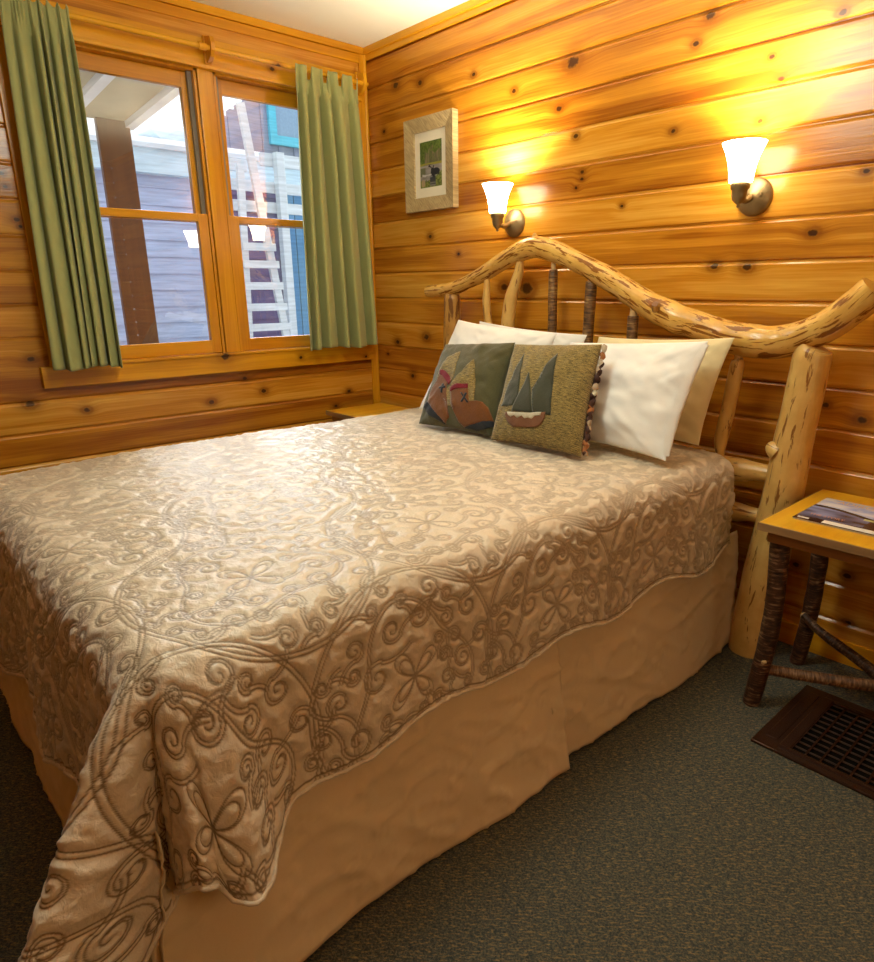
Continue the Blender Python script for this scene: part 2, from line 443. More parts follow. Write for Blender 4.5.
def glass_mat():
    n = NT('window_glass')
    n.t.nodes.remove(n.b)
    out = n.t.nodes['Material Output']
    tr = n.n('ShaderNodeBsdfTransparent'); tr.inputs[0].default_value = (0.93, 0.97, 0.97, 1)
    gl = n.n('ShaderNodeBsdfGlossy'); gl.inputs['Roughness'].default_value = 0.015
    fr = n.n('ShaderNodeFresnel'); fr.inputs[0].default_value = 1.75
    # a double-glazed unit: the two panes reflect about twice as much as one surface
    nz = n.noise(n.obj(), 3, 2)
    m = n.n('ShaderNodeMixShader'); n.lk(n.math('ADD', fr.outputs[0], n.math('MULTIPLY', nz, 0.16)), m.inputs[0])
    n.lk(tr.outputs[0], m.inputs[1]); n.lk(gl.outputs[0], m.inputs[2]); n.lk(m.outputs[0], out.inputs[0])
    return n.m
M_glass = glass_mat()

# ------------------------------------------------------------------ room shell
RX, FY, CZ = 4.15, -4.3, 2.44      # right wall, front wall, ceiling
GZ = [Z0 + PITCH * k for k in range(0, 25)]

def plank_profile(z0, z1, depth=0.008, half=0.005):
    pts = [(0.0, z0)]
    for g in GZ:
        if z0 + 0.006 < g < z1 - 0.006:
            pts += [(0.0, g - half * 2.5), (-.0015, g - half * 2.0), (-depth, g - half * 0.35), (-depth, g + half * 0.35), (-0.001, g + half), (0.0, g + half * 2.2)]
    pts.append((0.0, z1))
    return pts

def plank_strip(mb, fn, a0, a1, z0, z1, thick=0.12):
    """fn(a, off, z) -> world point; a slab of planks a0..a1 with V-grooves on its room side"""
    pr = plank_profile(z0, z1)
    n = len(pr); vs = []
    for a in (a0, a1):
        vs += [fn(a, o, z) for o, z in pr]
        vs += [fn(a, -thick, z1), fn(a, -thick, z0)]
    k = n + 2
    fs = [(i, (i + 1) % k, k + (i + 1) % k, k + i) for i in range(k)]
    fs += [tuple(range(k)), tuple(range(2 * k - 1, k - 1, -1))]
    mb.add(vs, fs)

f_head = lambda a, o, z: (a, -o, z)
f_win = lambda a, o, z: (o, a, z)
f_right = lambda a, o, z: (RX - o, a, z)
f_front = lambda a, o, z: (a, FY + o, z)
WY0, WYL, WYM0, WYM1, WYR, WZ0, WZ1 = -1.60, -1.60, -0.92, -0.84, -0.17, 0.93, 2.19
mb = MB(); plank_strip(mb, f_head, 0.0, RX, 0, CZ); tag(mb.build('wall_back', M_headwall), kind='structure')
mb = MB()
plank_strip(mb, f_win, FY, 0.12, 0, WZ0); plank_strip(mb, f_win, FY, 0.12, WZ1, CZ)
plank_strip(mb, f_win, FY, WY0, WZ0, WZ1); plank_strip(mb, f_win, WYR, 0.12, WZ0, WZ1)
plank_strip(mb, f_win, WYM0 + .012, WYM1 - .012, WZ0, WZ1)
tag(mb.build('wall_left', M_winwall), kind='structure')
mb = MB(); plank_strip(mb, f_right, FY, 0.0, 0, CZ); tag(mb.build('wall_right', M_othery), kind='structure')
mb = MB(); plank_strip(mb, f_front, 0.0, RX, 0, CZ); tag(mb.build('wall_front', M_otherx), kind='structure')
mb = MB(); mb.box(-0.12, RX + .12, FY - .12, 0.12, -0.1, 0.0); tag(mb.build('floor', M_carpet), kind='structure')
mb = MB(); mb.box(-0.12, RX + .12, FY - .12, 0.12, CZ, CZ + 0.1); tag(mb.build('ceiling', M_ceiling), kind='structure')

# trims
def trim(k, mat, *boxes, bev=0.003):
    mb = MB()
    for b in boxes: mb.box(*b, bev)
    return tag(mb.build('trim_%d' % k, mat), kind='structure')
trim(1, M_trimx, (0.012, RX, -0.020, 0.0, 2.408, CZ), (0.012, RX, -0.009, 0, 2.382, 2.408))     # crown over the bed
trim(2, M_trimy, (0.0, 0.018, FY, -0.02, 2.408, CZ), (0.0, 0.010, FY, -0.045, 2.366, 2.406))       # crown over the window
mb = MB()
mb.box(0.0, 0.012, -0.047, -0.014, 0, 2.408, 0.002); mb.tube([(0.006, -0.010, 0), (0.006, -0.010, 2.408)], [0.011, 0.011], 10, 1)
tag(mb.build('trim_3', M_trimz), kind='structure')                                              # corner trim
trim(4, M_trimy, (0.0, 0.020, -1.72, -0.05, 2.20, 2.308), (0.0, 0.034, -1.73, -0.05, 2.186, 2.202))  # head casing
trim(5, M_trimz, (0.0, 0.020, -1.697, -1.605, 0.94, 2.20))
trim(6, M_trimz, (0.0, 0.020, -0.165, -0.05, 0.94, 2.20))
trim(7, M_trimz, (-0.015, 0.006, -0.917, -0.845, 0.93, 2.19))                                    # mullion
mb = MB()
mb.box(-0.02, 0.032, -1.735, -0.05, 0.856, 0.944, 0.003)
mb.box(-0.10, 0.040, -1.60, -0.07, 0.938, 0.951, 0.003)
tag(mb.build('trim_8', M_trimy), kind='structure')                                              # sill board
trim(9, M_trimy, (0.0, 0.014, FY, -0.05, 0, 0.09)); trim(10, M_trimx, (0.02, RX, -0.012, 0.0, 0, 0.085))

# windows: double-hung units with an outer upper sash and an inner lower sash
def window(k, y0, y1):
    w = empty('window_%d' % k, (-0.05, (y0 + y1) / 2, WZ0)); tag(w, kind='structure')
    mb = MB()                                           # jamb and its grey sash track
    mb.box(-0.12, -0.004, y0, y0 + 0.012, WZ0, WZ1); mb.box(-0.12, -0.004, y1 - 0.012, y1, WZ0, WZ1)
    mb.box(-0.12, -0.004, y0, y1, WZ1 - 0.012, WZ1); mb.box(-0.12, -0.004, y0, y1, WZ0, WZ0 + .018)
    mb.build('jamb', M_sash_z, w)
    mb = MB()
    for a, b in ((y0 + .012, y0 + .030), (y1 - .030, y1 - .012)): mb.box(-0.075, -0.028, a, b, 1.58, WZ1 - .012)
    mb.build('sash_track', M_track, w)
    a, b = y0 + 0.013, y1 - 0.013
    def sash(nm, x0, x1, z0, z1, st, tr, br):
        mb = MB(); mb.box(x0, x1, a, a + st, z0, z1, 0.003); mb.box(x0, x1, b - st, b, z0, z1, 0.003)
        f = mb.build(nm, M_sash_z, w)
        m2 = MB(); m2.box(x0 + .001, x1 - .001, a + st - .002, b - st + .002, z1 - tr, z1, 0.003); m2.box(x0 + .001, x1 - .001, a + st - .002, b - st + .002, z0, z0 + br, 0.003)
        m2.build('rail', M_sash_y, f)
        xm = (x0 + x1) / 2
        m3 = MB(); m3.add([(xm, a + st, z0 + br), (xm, b - st, z0 + br), (xm, b - st, z1 - tr), (xm, a + st, z1 - tr)], [(0, 1, 2, 3)])
        m3.build('pane', M_glass, f)
    sash('upper_sash', -0.075, -0.045, 1.552, WZ1 - .013, 0.042, 0.064, 0.034)
    sash('lower_sash', -0.040, -0.010, 0.952, 1.588, 0.048, 0.034, 0.060)
window(1, WY0, WYM0); window(2, WYM1, WYR)

# ------------------------------------------------------------------ bed: headboard, box spring, mattress
bed = empty('log_bed', (1.55, -0.14, 0.0))
tag(bed, 'rustic log bed with a wavy peeled log headboard against the pine wall', 'bed')
HY = -0.14
rail = [(0.641,1.234,.0246),(0.679,1.236,.0293),(0.818,1.245,.0317),(0.929,1.275,.0311),(1.033,1.31,.0336),(1.133,1.352,.037),(1.226,1.387,.0403),(1.332,1.409,.0423),(1.429,1.39,.0433),
(1.527,1.354,.0394),(1.607,1.324,.0377),(1.684,1.29,.0419),(1.759,1.253,.043),(1.831,1.216,.0442),(1.901,1.181,.048),(1.968,1.158,.0517),(2.018,1.137,.0493),(2.064,1.127,.0462),(2.126,1.108,.0479),
(2.185,1.093,.0505),(2.242,1.082,.053),(2.296,1.076,.0537),(2.348,1.077,.0528),(2.397,1.087,.0519),(2.432,1.098,.0497),(2.462,1.112,.049),(2.518,1.143,.0482),(2.567,1.184,.0483),(2.620,1.240,.0485)]
mb = MB(); mb.tube([(x, HY, z) for x, z, r in rail], [r for x, z, r in rail], 22, 5, wob=0.07, lump=0.035, seed=2)
rl = mb.build('top_rail', M_lograil, bed)
mb = MB(); mb.tube([(1.945, HY - .035, 1.172), (1.952, HY - .062, 1.192)], [.020, .011], 12, 1); mb.build('knot', M_logdark, rl)
mb = MB(); mb.tube([(1.335, HY - .005, 1.44), (1.335, HY - .008, 1.462)], [.016, .006], 10, 1); mb.build('knot', M_log, rl)
# posts
mb = MB(); mb.tube([(2.412, HY, 0.0), (2.412, HY, .034), (2.414, HY, .193), (2.438, HY, .462), (2.45, HY, .64), (2.457, HY, .775), (2.467, HY, .906), (2.476, HY, 1.045), (2.482, HY, 1.072)],
                   [.0765, .0757, .0704, .0645, .0624, .0598, .0567, .0556, .042], 22, 5, wob=0.05, lump=0.02, seed=5)
ps = mb.build('post', M_logp, bed)
mb = MB(); mb.tube([(2.420, HY - .03, .738), (2.400, HY - .036, .750), (2.390, HY - .038, .755)], [.034, .022, .009], 12, 3); mb.build('knot', M_logp, ps)
mb = MB(); mb.tube([(0.814, HY, 0), (0.814, HY, .5), (0.815, HY, 1.0), (0.819, HY, 1.198), (0.820, HY, 1.224)], [.044, .043, .040, .0385, .017], 18, 5, wob=0.05, seed=8); mb.build('post', M_logdark, bed)
# spindles: three peeled, three with their bark on
sp = {1: [(1.075,.60,.018),(1.066,1.044,.0185),(1.060,1.101,.0185),(1.050,1.190,.0185),(1.051,1.225,.016),(1.053,1.29,.012)],
      2: [(1.178,.60,.029),(1.184,1.049,.0292),(1.188,1.13,.0290),(1.200,1.205,.0270),(1.226,1.265,.0245),(1.244,1.312,.0200),(1.252,1.36,.0135)],
      6: [(2.216,.66,.0158),(2.216,.694,.0165),(2.215,.737,.0227),(2.228,.844,.024),(2.242,.994,.0234),(2.243,1.015,.0125),(2.244,1.04,.0105)]}
for k, pts in sp.items():
    mb = MB(); mb.tube([(x, HY, z) for x, z, r in pts], [r for x, z, r in pts], 16, 6, wob=0.06, seed=k); mb.build('spindle', M_logp, bed)
for k, (x0, x1, zt, r, rt) in enumerate([(1.440, 1.434, 1.300, .0185, .010), (1.612, 1.626, 1.255, .0217, .0135), (1.823, 1.825, 1.140, .0207, .013)]):
    mb = MB(); mb.tube([(x0, HY, .60), ((x0 + x1) / 2 + .002, HY, 1.0), (x1, HY, zt - .006), (x1, HY, zt)], [r, r, r, r * .93], 16, 5, wob=0.08, lump=.05, seed=20 + k)
    s = mb.build('spindle', M_bark2, bed); tag(s, 'dark headboard spindle with its bark left on')
    mb = MB(); mb.tube([(x1, HY, zt - .004), (x1, HY, zt + .025), (x1, HY, zt + .06)], [r * .8, rt, rt * .9], 12, 3); mb.build('tenon', M_tenon, s)
for x, z in ((1.442, 1.27), (1.830, 1.10)):
    pass
for z, r in ((0.645, .043), (0.493, .036)):
    mb = MB(); mb.tube([(.83, HY, z - .01), (1.2, HY, z - .015), (1.8, HY, z - .02), (2.147, HY, z - .008), (2.294, HY, z), (2.345, HY, z + .004), (2.42, HY, z + .006)],
                       [r * .7, r, r * 1.05, r * 1.02, r * .95, r * .72, r * .6], 18, 5, wob=0.05, seed=z * 30); mb.build('crossbar', M_logp, bed)
BX0, BX1, BYF, BYH, BZ = 0.80, 2.315, -2.14, -0.19, 0.70
mb = MB(); mb.box(BX0 + .02, BX1 - .02, BYF + .02, BYH, 0.12, 0.40, 0.03); mb.build('box_spring', M_white, bed)
mb = MB(); mb.box(BX0 + .01, BX1 - .01, BYF + .01, BYH, 0.40, 0.695, 0.05); mb.build('mattress', M_white, bed)
for x in (BX0 + .12, BX1 - .12):
    for y in (BYF + .12, BYH - .1):
        mb = MB(); mb.tube([(x, y, 0), (x, y, .13)], [.025, .03], 12, 1); mb.build('leg', M_apron, bed)

# ------------------------------------------------------------------ bed skirt
sk = empty('bed_skirt', (1.55, BYF, 0.0)); tag(sk, 'plain beige fabric skirt hanging under the bed to the carpet', 'bed skirt')
def skirt_panel(nm, P0, P1, seed, z0=0.012, z1=0.43, flare=0.028, curlL=0.0, curlR=0.0):
    n, m = 150, 40
    P0 = Vector(P0); P1 = Vector(P1); d = (P1 - P0); L = d.length; d.normalize(); nrm = Vector((d.y, -d.x, 0))
    A = np.linspace(0, 1, n)[:, None]; B = np.linspace(0, 1, m)[None, :]
    a = A * L; dn = 1 - B
    off = flare * dn + 0.010 * dn * np.sin(a * 9 + seed) + 0.006 * vnoise(a * 10 + seed, B * 2.5, seed) + 0.010 * dn * vnoise(a * 4 + 3, B * 1.2 + 1, seed + 1)
    cr = vnoise(a * 14 + B * 9 + seed, B * 7 - a * 5, seed + 5); off = off + 0.0045 * np.exp(-(cr * 7) ** 2) + 0.007 * (1 - np.abs(vnoise(a * 5 + B * 3.1 + seed, B * 3.5 - a * 2, seed + 8))) ** 4
    off = off + curlL * np.exp(-(a / 0.03) ** 2) * dn + curlR * np.exp(-((L - a) / 0.035) ** 2) * dn
    z = z0 + (z1 - z0) * B + 0.006 * dn * np.sin(a * 7 + seed * 2)
    X = P0.x + d.x * a + nrm.x * off; Y = P0.y + d.y * a + nrm.y * off
    me = grid_mesh(np.stack(np.broadcast_arrays(X, Y, z), -1))
    o = link_mesh(nm, me, M_skirt, sk)
    md = o.modifiers.new('th', 'SOLIDIFY'); md.thickness = 0.003; md.offset = 0
    return o
skirt_panel('side_panel', (BX1 - .018, -1.172, 0), (BX1 - .002, -0.150, 0), 3, flare=.046, curlL=0.0)
skirt_panel('side_panel', (BX1 - .014, BYF - .038, 0), (BX1 - .012, -1.130, 0), 6, flare=.046, curlR=0.012)
skirt_panel('foot_panel', (BX0, BYF + .014, 0), (BX1 + .028, BYF + .010, 0), 9, flare=0.050)

# ------------------------------------------------------------------ quilted bedspread
def stitch_tile(TW, TH, res=0.001):
    """distance to the nearest stitch line over one repeat of the scroll pattern (periodic)"""
    W, H = int(round(TW / res)), int(round(TH / res))
    pts = []
    def poly(x, y): pts.append(np.stack([x, y], -1))
    def circ(cx, cy, r, a0=0, a1=2 * PI):
        a = np.linspace(a0, a1, int(abs(a1 - a0) * r / res * 1.2) + 8); poly(cx + r * np.cos(a), cy + r * np.sin(a))
    def scroll(cx, cy, ang, size, hand, turns=1.6, dbl=0.008):
        """a curl: a spiral that winds in, with a stem; drawn as a double line"""
        for e in (0.0, dbl):
            t = np.linspace(0, 1, int(size * 9 / res) + 40)
            r = (size - e) * (1 - 0.86 * t) ** 1.0
            a = hand * t * turns * 2 * PI
            x = r * np.cos(a); y = r * np.sin(a)
            ca, sa = math.cos(ang), math.sin(ang)
            poly(cx + x * ca - y * sa, cy + x * sa + y * ca)
    def leaf(cx, cy, ang, l, w):
        for sc in (1.0, 0.72):
            t = np.linspace(0, 2 * PI, 200)
            x = l * (0.5 - 0.5 * np.cos(t)) ; y = w * np.sin(t) * np.sin(t / 2) ** 1.0
            x = l * .06 * (1 - sc) * 3 + x * sc; y = y * sc
            ca, sa = math.cos(ang), math.sin(ang)
            poly(cx + x * ca - y * sa, cy + x * sa + y * ca)
    R = TW * 0.53
    rr = np.random.RandomState(5)
    cs = [(TW * .5, TH * .25), (0, TH * .75)]
    def per(dx, dy): return np.hypot((dx + TW / 2) % TW - TW / 2, (dy + TH / 2) % TH - TH / 2)
    for cx, cy in cs:
        circ(cx, cy, R); circ(cx, cy, R - 0.0085)
        for k in range(4): leaf(cx, cy, PI / 4 + k * PI / 2 + .2, R * .30, R * .088)
        # a bowed garland between the ring and the flower, in a double line
        for e in (0, .0075):
            t = np.linspace(0, 2 * PI, 900); g = R * (.60 + .13 * np.sin(3 * t + .6)) + e
            poly(cx + g * np.cos(t), cy + g * np.sin(t))
    C = []
    def curl(cx, cy, ang, size, hand):
        ca, sa = math.cos(ang), math.sin(ang)
        for e in (0.0, 0.0068):
            t = np.linspace(0, 1, int(size * 12 / res) + 40)
            r = (size - e) * (1 - t) ** .8 + .0025
            a = hand * t * 1.35 * 2 * PI
            x = r * np.cos(a); y = r * np.sin(a)
            if e: k = t < .72; x, y = x[k], y[k]
            # stem: a counter-curve leaving the outer end of the curl
            u = np.linspace(0, 1.15, int(size * 2.4 / res)); rs = size * 1.9 + e
            xs = size - e + rs - rs * np.cos(u) ; ys = -hand * rs * np.sin(u)
            for X, Y in ((x, y), (xs, ys)): poly(cx + X * ca - Y * sa, cy + X * sa + Y * ca)
    for tries in range(2600):
        x, y = rr.rand() * TW, rr.rand() * TH
        size = rr.choice([.0165, .022, .027, .034])
        if any(per(x - a, y - b) < (size + s) * 1.12 for a, b, s in C): continue
        dr = [per(x - cx, y - cy) for cx, cy in cs]
        if any(abs(d - R) < size + .002 for d in dr) or min(dr) < R * .27 + size: continue
        C.append((x, y, size)); curl(x, y, rr.rand() * 2 * PI, size, rr.choice([-1, 1]))
    P = np.concatenate(pts)
    D = np.full((W, H), 0.03)
    gx = P[:, 0] / res; gy = P[:, 1] / res
    ix = np.round(gx).astype(int); iy = np.round(gy).astype(int)
    K = 14
    for dx in range(-K, K + 1):
        for dy in range(-K, K + 1):
            if dx * dx + dy * dy > K * K: continue
            d = np.hypot(ix + dx - gx, iy + dy - gy) * res
            np.minimum.at(D, ((ix + dx) % W, (iy + dy) % H), d)
    return D
TW, TH = 0.450, 0.780
DT = stitch_tile(TH, TW)[:, :] if False else stitch_tile(TW, TH)
def stitch_lookup(p, q):
    # tile width runs along the bed (q), its height across it (p)
    W, H = DT.shape
    x = (q / TW % 1.0) * W; y = (p / TH % 1.0) * H
    x0 = np.floor(x).astype(int); y0 = np.floor(y).astype(int); fx = x - x0; fy = y - y0
    x0 %= W; y0 %= H; x1 = (x0 + 1) % W; y1 = (y0 + 1) % H
    return (DT[x0, y0] * (1 - fx) + DT[x1, y0] * fx) * (1 - fy) + (DT[x0, y1] * (1 - fx) + DT[x1, y1] * fx) * fy

def spaced(a, b, s0, s1):
    """points from a to b whose spacing grows from s0 to s1"""
    out = [a]; L = b - a
    while out[-1] < b: out.append(out[-1] + s0 + (s1 - s0) * (out[-1] - a) / L)
    o = np.array(out); return a + (o - a) * (L / (o[-1] - a))

QR = 0.085; QX0, QX1, QYF, QYH = BX0 - .012, BX1 + .012, BYF - .012, -0.245
QLN, QLT, QLF = 0.370, 0.475, 0.34
qp = (QX1 - QR + QLN) - spaced(0, QX1 - QR + QLN - (QX0 + QR - QLF), 0.0014, 0.0072)
qp = qp[::-1]
qq = spaced(QYF + QR - QLT, QYH, 0.0014, 0.0066)
pp, qv = np.meshgrid(qp, qq, indexing='ij')
def quilt_base(p, q):
    sn = np.maximum(p - (QX1 - QR), 0); sf = np.maximum((QX0 + QR) - p, 0)
    t = np.maximum((QYF + QR) - q, 0)
    scal = lambda v: 1 + 0.055 * np.cos(2 * PI * v / TW)
    sn = sn * np.where(sn > QR, scal(q), 1 + (scal(q) - 1) * sn / QR); t = t * (1 + (scal(p + .1) - 1) * np.clip(t / QR, 0, 1))
    lobe = np.exp(-((q + 2.03) / .085) ** 2)
    sn = sn * (1 + .30 * lobe * sm(sn, .05, .25)); s = sn + sf; sx = np.where(sn > 0, 1.0, -1.0)
    rho = np.hypot(s, t); ang = np.arctan2(t, np.maximum(s, 1e-9))
    quart = QR * PI / 2
    th = np.minimum(rho, quart) / QR
    ex = np.maximum(rho - quart, 0)
    h = QR * np.sin(th) + ex * 0.085
    d = QR * (1 - np.cos(th)) + ex * 0.995
    corner = sm(s, 0, .08) * sm(t, 0, .08) * (sn > 0)
    deg = np.degrees(ang)
    amp = 0.56 * np.exp(-((deg - 60) / 13.0) ** 2) + 0.16 * np.exp(-((deg - 12) / 13.0) ** 2) - 0.07 * np.exp(-((deg - 37) / 8.0) ** 2)
    out = amp * corner * np.maximum(rho - 0.045, 0)
    out = out + .24 * lobe * (sn > 0) * np.maximum(rho - .06, 0) * np.clip(np.cos(ang), 0, 1) ** 2
    # soft vertical waves of the hanging sides
    wav = 0.012 * sm(d, .05, .3) * np.sin(np.where(s > t, q, p) * 11 + 1.0) * (1 - corner)
    d = d - 0.42 * out * np.clip(amp, 0, 1)
    H = h + out + wav
    cx = np.clip(p, QX0 + QR, QX1 - QR); cy = np.maximum(q, QYF + QR)
    X = cx + sx * H * np.cos(ang) * (s > 0); Y = cy - H * np.sin(ang) * (t > 0)
    # crowned top
    top = 0.728 - 0.016 * (np.abs(cx - 1.55) / .75) ** 2.5 - 0.010 * sm(-q, 1.7, 2.1)
    Z = top - d + 0.004 * vnoise(p * 3.2, q * 3.2, 4)
    return np.stack([X, Y, Z], -1)
B0 = quilt_base(pp, qv)
e = 0.004
du = quilt_base(pp + e, qv) - quilt_base(pp - e, qv); dv = quilt_base(pp, qv + e) - quilt_base(pp, qv - e)
N = np.cross(du, dv); N /= np.maximum(np.linalg.norm(N, axis=-1, keepdims=True), 1e-9)
SD = stitch_lookup(pp + 0.02, qv + 0.05)
puff = 1 - np.exp(-(SD / 0.0066) ** 1.3)
wr = vnoise(pp * 38 + qv * 12, qv * 55 - pp * 20, 1) * 0.6 + vnoise(pp * 90, qv * 80, 2) * 0.4
mid = vnoise(pp * 9 + qv * 5, qv * 14 - pp * 3, 7)
edge = np.minimum.reduce([pp - qp[0], qp[-1] - pp, qv - qq[0]])
flat = 1 - .42 * sm(B0[..., 2], .60, .70)
hgt = 0.0062 * puff * flat + 0.0038 * wr * puff * flat + 0.0022 * mid
QP = B0 + N * hgt[..., None]
me = grid_mesh(QP)
spc = np.maximum(np.gradient(qp)[:, None], np.gradient(qq)[None, :])
lw = np.maximum(.0016, .70 * spc)
line = np.maximum((1 - sm(SD, lw * .35, lw * 1.15)) * np.clip(.0016 / lw, .40, 1), 0.9 * (1 - sm(np.abs(edge - 0.012), 0.001, 0.003)))
vert_float(me, 'stitch', line)
quilt = link_mesh('bedspread', me, M_quilt)
tag(quilt, 'beige satin bedspread quilted with scrolls covering the bed', 'bedspread')
mb = MB(); st = 4
e1 = [tuple(v) for v in QP[-1, ::st]][::-1]; e2 = [tuple(v) for v in QP[::-st, 0]]; e3 = [tuple(v) for v in QP[0, ::st]]
path = e1 + e2[1:] + e3[1:]
mb.tube(path, [.0042] * len(path), 8, 1)
bind = mb.build('hem_binding', M_quilt, quilt)

# ------------------------------------------------------------------ pillows and cushions
def pillow_fn(BL, BR, TL, TR, th, pinch=0.06, seed=0, wr=0.004, puff=0.5):
    BL, BR, TL, TR = map(lambda v: np.array(v, float), (BL, BR, TL, TR))
    Nn = np.cross(BR - BL, TL - BL); Nn /= np.linalg.norm(Nn)
    def f(u, v, side, lift=0.0):
        u = np.asarray(u, float); v = np.asarray(v, float)
        uu = u * (1 - pinch * (1 - v * v) * u * u); vv = v * (1 - pinch * (1 - u * u) * v * v)
        a = ((uu + 1) / 2)[..., None]; b = ((vv + 1) / 2)[..., None]
        P = (BL * (1 - a) + BR * a) * (1 - b) + (TL * (1 - a) + TR * a) * b
        pr = np.clip((1 - np.abs(u) ** 2.4) * (1 - np.abs(v) ** 2.4), 0, 1) ** puff
        w = wr * (vnoise(u * 3.5 + seed, v * 3.5, seed) + 0.6 * vnoise(u * 8 + v * 4 + seed, v * 7, seed + 3)) * np.clip(pr * 2, 0, 1)
        # creases running out of the corners
        cr = vnoise((np.abs(u) - np.abs(v)) * 9 + seed, (u + v) * 1.5, seed + 9) * wr * 1.2 * np.clip(pr * 1.5, 0, 1) * (np.abs(u * v) ** .7)
        off = th * pr + w + cr + lift
        return P + Nn * (side * off)[..., None]
    return f

def pillow_half(name, f, side, mat, parent, n=64):
    g = np.linspace(-1, 1, n); g = np.sign(g) * (1 - (1 - np.abs(g)) ** 1.35)
    U, V = np.meshgrid(g, g, indexing='ij')
    P = f(U, V, side); 
    if side < 0: P = P[::-1]; U = U[::-1]
    me = grid_mesh(P, uv=np.stack([U * .2, V * .2], -1))
    return link_mesh(name, me, mat, parent)

def pillow(name, label, cat, group, f, front, back, hem=None):
    c = f(np.array(0.0), np.array(-1.0), 1.0)
    root = empty(name, tuple(c)); tag(root, label, cat, group)
    a = pillow_half('front_panel' if back is not None else 'pillowcase', f, 1.0, front, root)
    b = pillow_half('back_panel', f, -1.0, back or front, root)
    return root

def applique(name, poly, f, mat, parent, lift=0.0012, label=None):
    bm = bmesh.new()
    vs = [bm.verts.new((max(-.985, min(.985, x)), max(-.985, min(.985, y)), 0)) for x, y in poly]
    bm.faces.new(vs)
    bmesh.ops.triangulate(bm, faces=bm.faces[:], ngon_method='EAR_CLIP')
    for _ in range(7):
        ed = [e for e in bm.edges if e.calc_length() > 0.07]
        if not ed: break
        bmesh.ops.subdivide_edges(bm, edges=ed, cuts=1)
        bmesh.ops.triangulate(bm, faces=bm.faces[:])
    U = np.array([v.co.x for v in bm.verts]); V = np.array([v.co.y for v in bm.verts])
    P = f(U, V, np.ones_like(U), lift)
    for v, p in zip(bm.verts, P): v.co = p
    # turn the cut edge down onto the cloth
    uvl = bm.loops.layers.uv.new('UVMap')
    uvs = {v: (u * .2, w * .2) for v, u, w in zip(bm.verts, U, V)}
    for fc in bm.faces:
        for lp in fc.loops: lp[uvl].uv = uvs[lp.vert]
    me = bpy.data.meshes.new(name); bmesh.ops.recalc_face_normals(bm, faces=bm.faces[:]); bm.to_mesh(me); bm.free()
    o = link_mesh(name, me, mat, parent, True)
    md = o.modifiers.new('th', 'SOLIDIFY'); md.thickness = 0.0014; md.offset = 0
    if label: tag(o, label)
    return o

PG = 'white bed pillows against the headboard'
pz = 0.742
fn = pillow_fn((1.66,-.490,pz), (2.250,-.560,pz), (1.715,-.365,1.058), (2.238,-.345,1.087), .066, .05, 3, .006)
p1 = pillow('pillow', 'white bed pillow right of the tweed cushion, its open hem to the right', 'pillow', PG, fn, M_white, None)
# open end of the pillowcase: a folded hem along the right edge
v = np.linspace(-.93, .93, 40); w = np.linspace(-1, 1, 8)
Vv, Ww = np.meshgrid(v, w, indexing='ij')
Pe = fn(np.full_like(Vv, .985), Vv, np.ones_like(Vv)); dd = np.array([1.0, .30, .03])
Pe = Pe + np.array([.018, 0.006, 0]) * (1 - Ww ** 2)[..., None] * (1 - .3 * Vv[..., None] ** 2) + np.array([0.004, .018, 0]) * Ww[..., None] * (1 - Vv[..., None] ** 4)
o = link_mesh('hem', grid_mesh(Pe), M_white, p1)
fn = pillow_fn((1.66,-.30,pz), (2.215,-.295,pz), (1.73,-.215,1.07), (2.262,-.222,1.092), .040, .05, 5, .006)
pillow('pillow', 'cream pillow tucked behind the large white pillow on the right', 'pillow', PG, fn, M_cream, None)
fn = pillow_fn((1.00,-.505,pz), (1.60,-.495,pz), (1.075,-.335,1.118), (1.618,-.325,1.084), .060, .05, 7, .006)
pillow('pillow', 'white pillow behind the two cushions, its top left corner raised', 'pillow', PG, fn, M_white, None)
fn = pillow_fn((1.05,-.300,pz), (1.63,-.295,pz), (1.080,-.212,1.108), (1.672,-.212,1.074), .036, .05, 9, .006)
pillow('pillow', 'rearmost white pillow on the left, mostly hidden behind another white pillow', 'pillow', PG, fn, M_white, None)

TWP =  {'tree1': [(-0.639, 0.779), (-0.788, 0.226), (-0.892, -0.326), (-0.536, -0.318), (-0.505, -0.118), (-0.468, -0.087), (-0.558, 0.386)], 'tree2': [(-0.324, 0.344), (-0.461, -0.086), (-0.561, -0.413), (-0.077, -0.397), (-0.19, 0.006)], 'tree3': [(0.161, 0.782), (0.018, 0.554), (-0.095, 0.208), (-0.17, 0.007), (-0.071, -0.396), (0.306, -0.389), (0.211, 0.282)], 'canoe': [(-0.737, -0.452), (-0.652, -0.434), (-0.358, -0.45), (0.101, -0.376), (0.193, -0.345), (0.197, -0.451), (0.131, -0.562), (0.025, -0.64), (-0.229, -0.669), (-0.511, -0.699), (-0.66, -0.596)], 'snow': [(-0.661, -0.438), (-0.263, -0.423), (0.114, -0.365), (0.103, -0.423), (-0.026, -0.444), (-0.092, -0.504), (-0.16, -0.494), (-0.236, -0.522), (-0.299, -0.476), (-0.404, -0.529), (-0.487, -0.484), (-0.564, -0.523), (-0.626, -0.495)]}
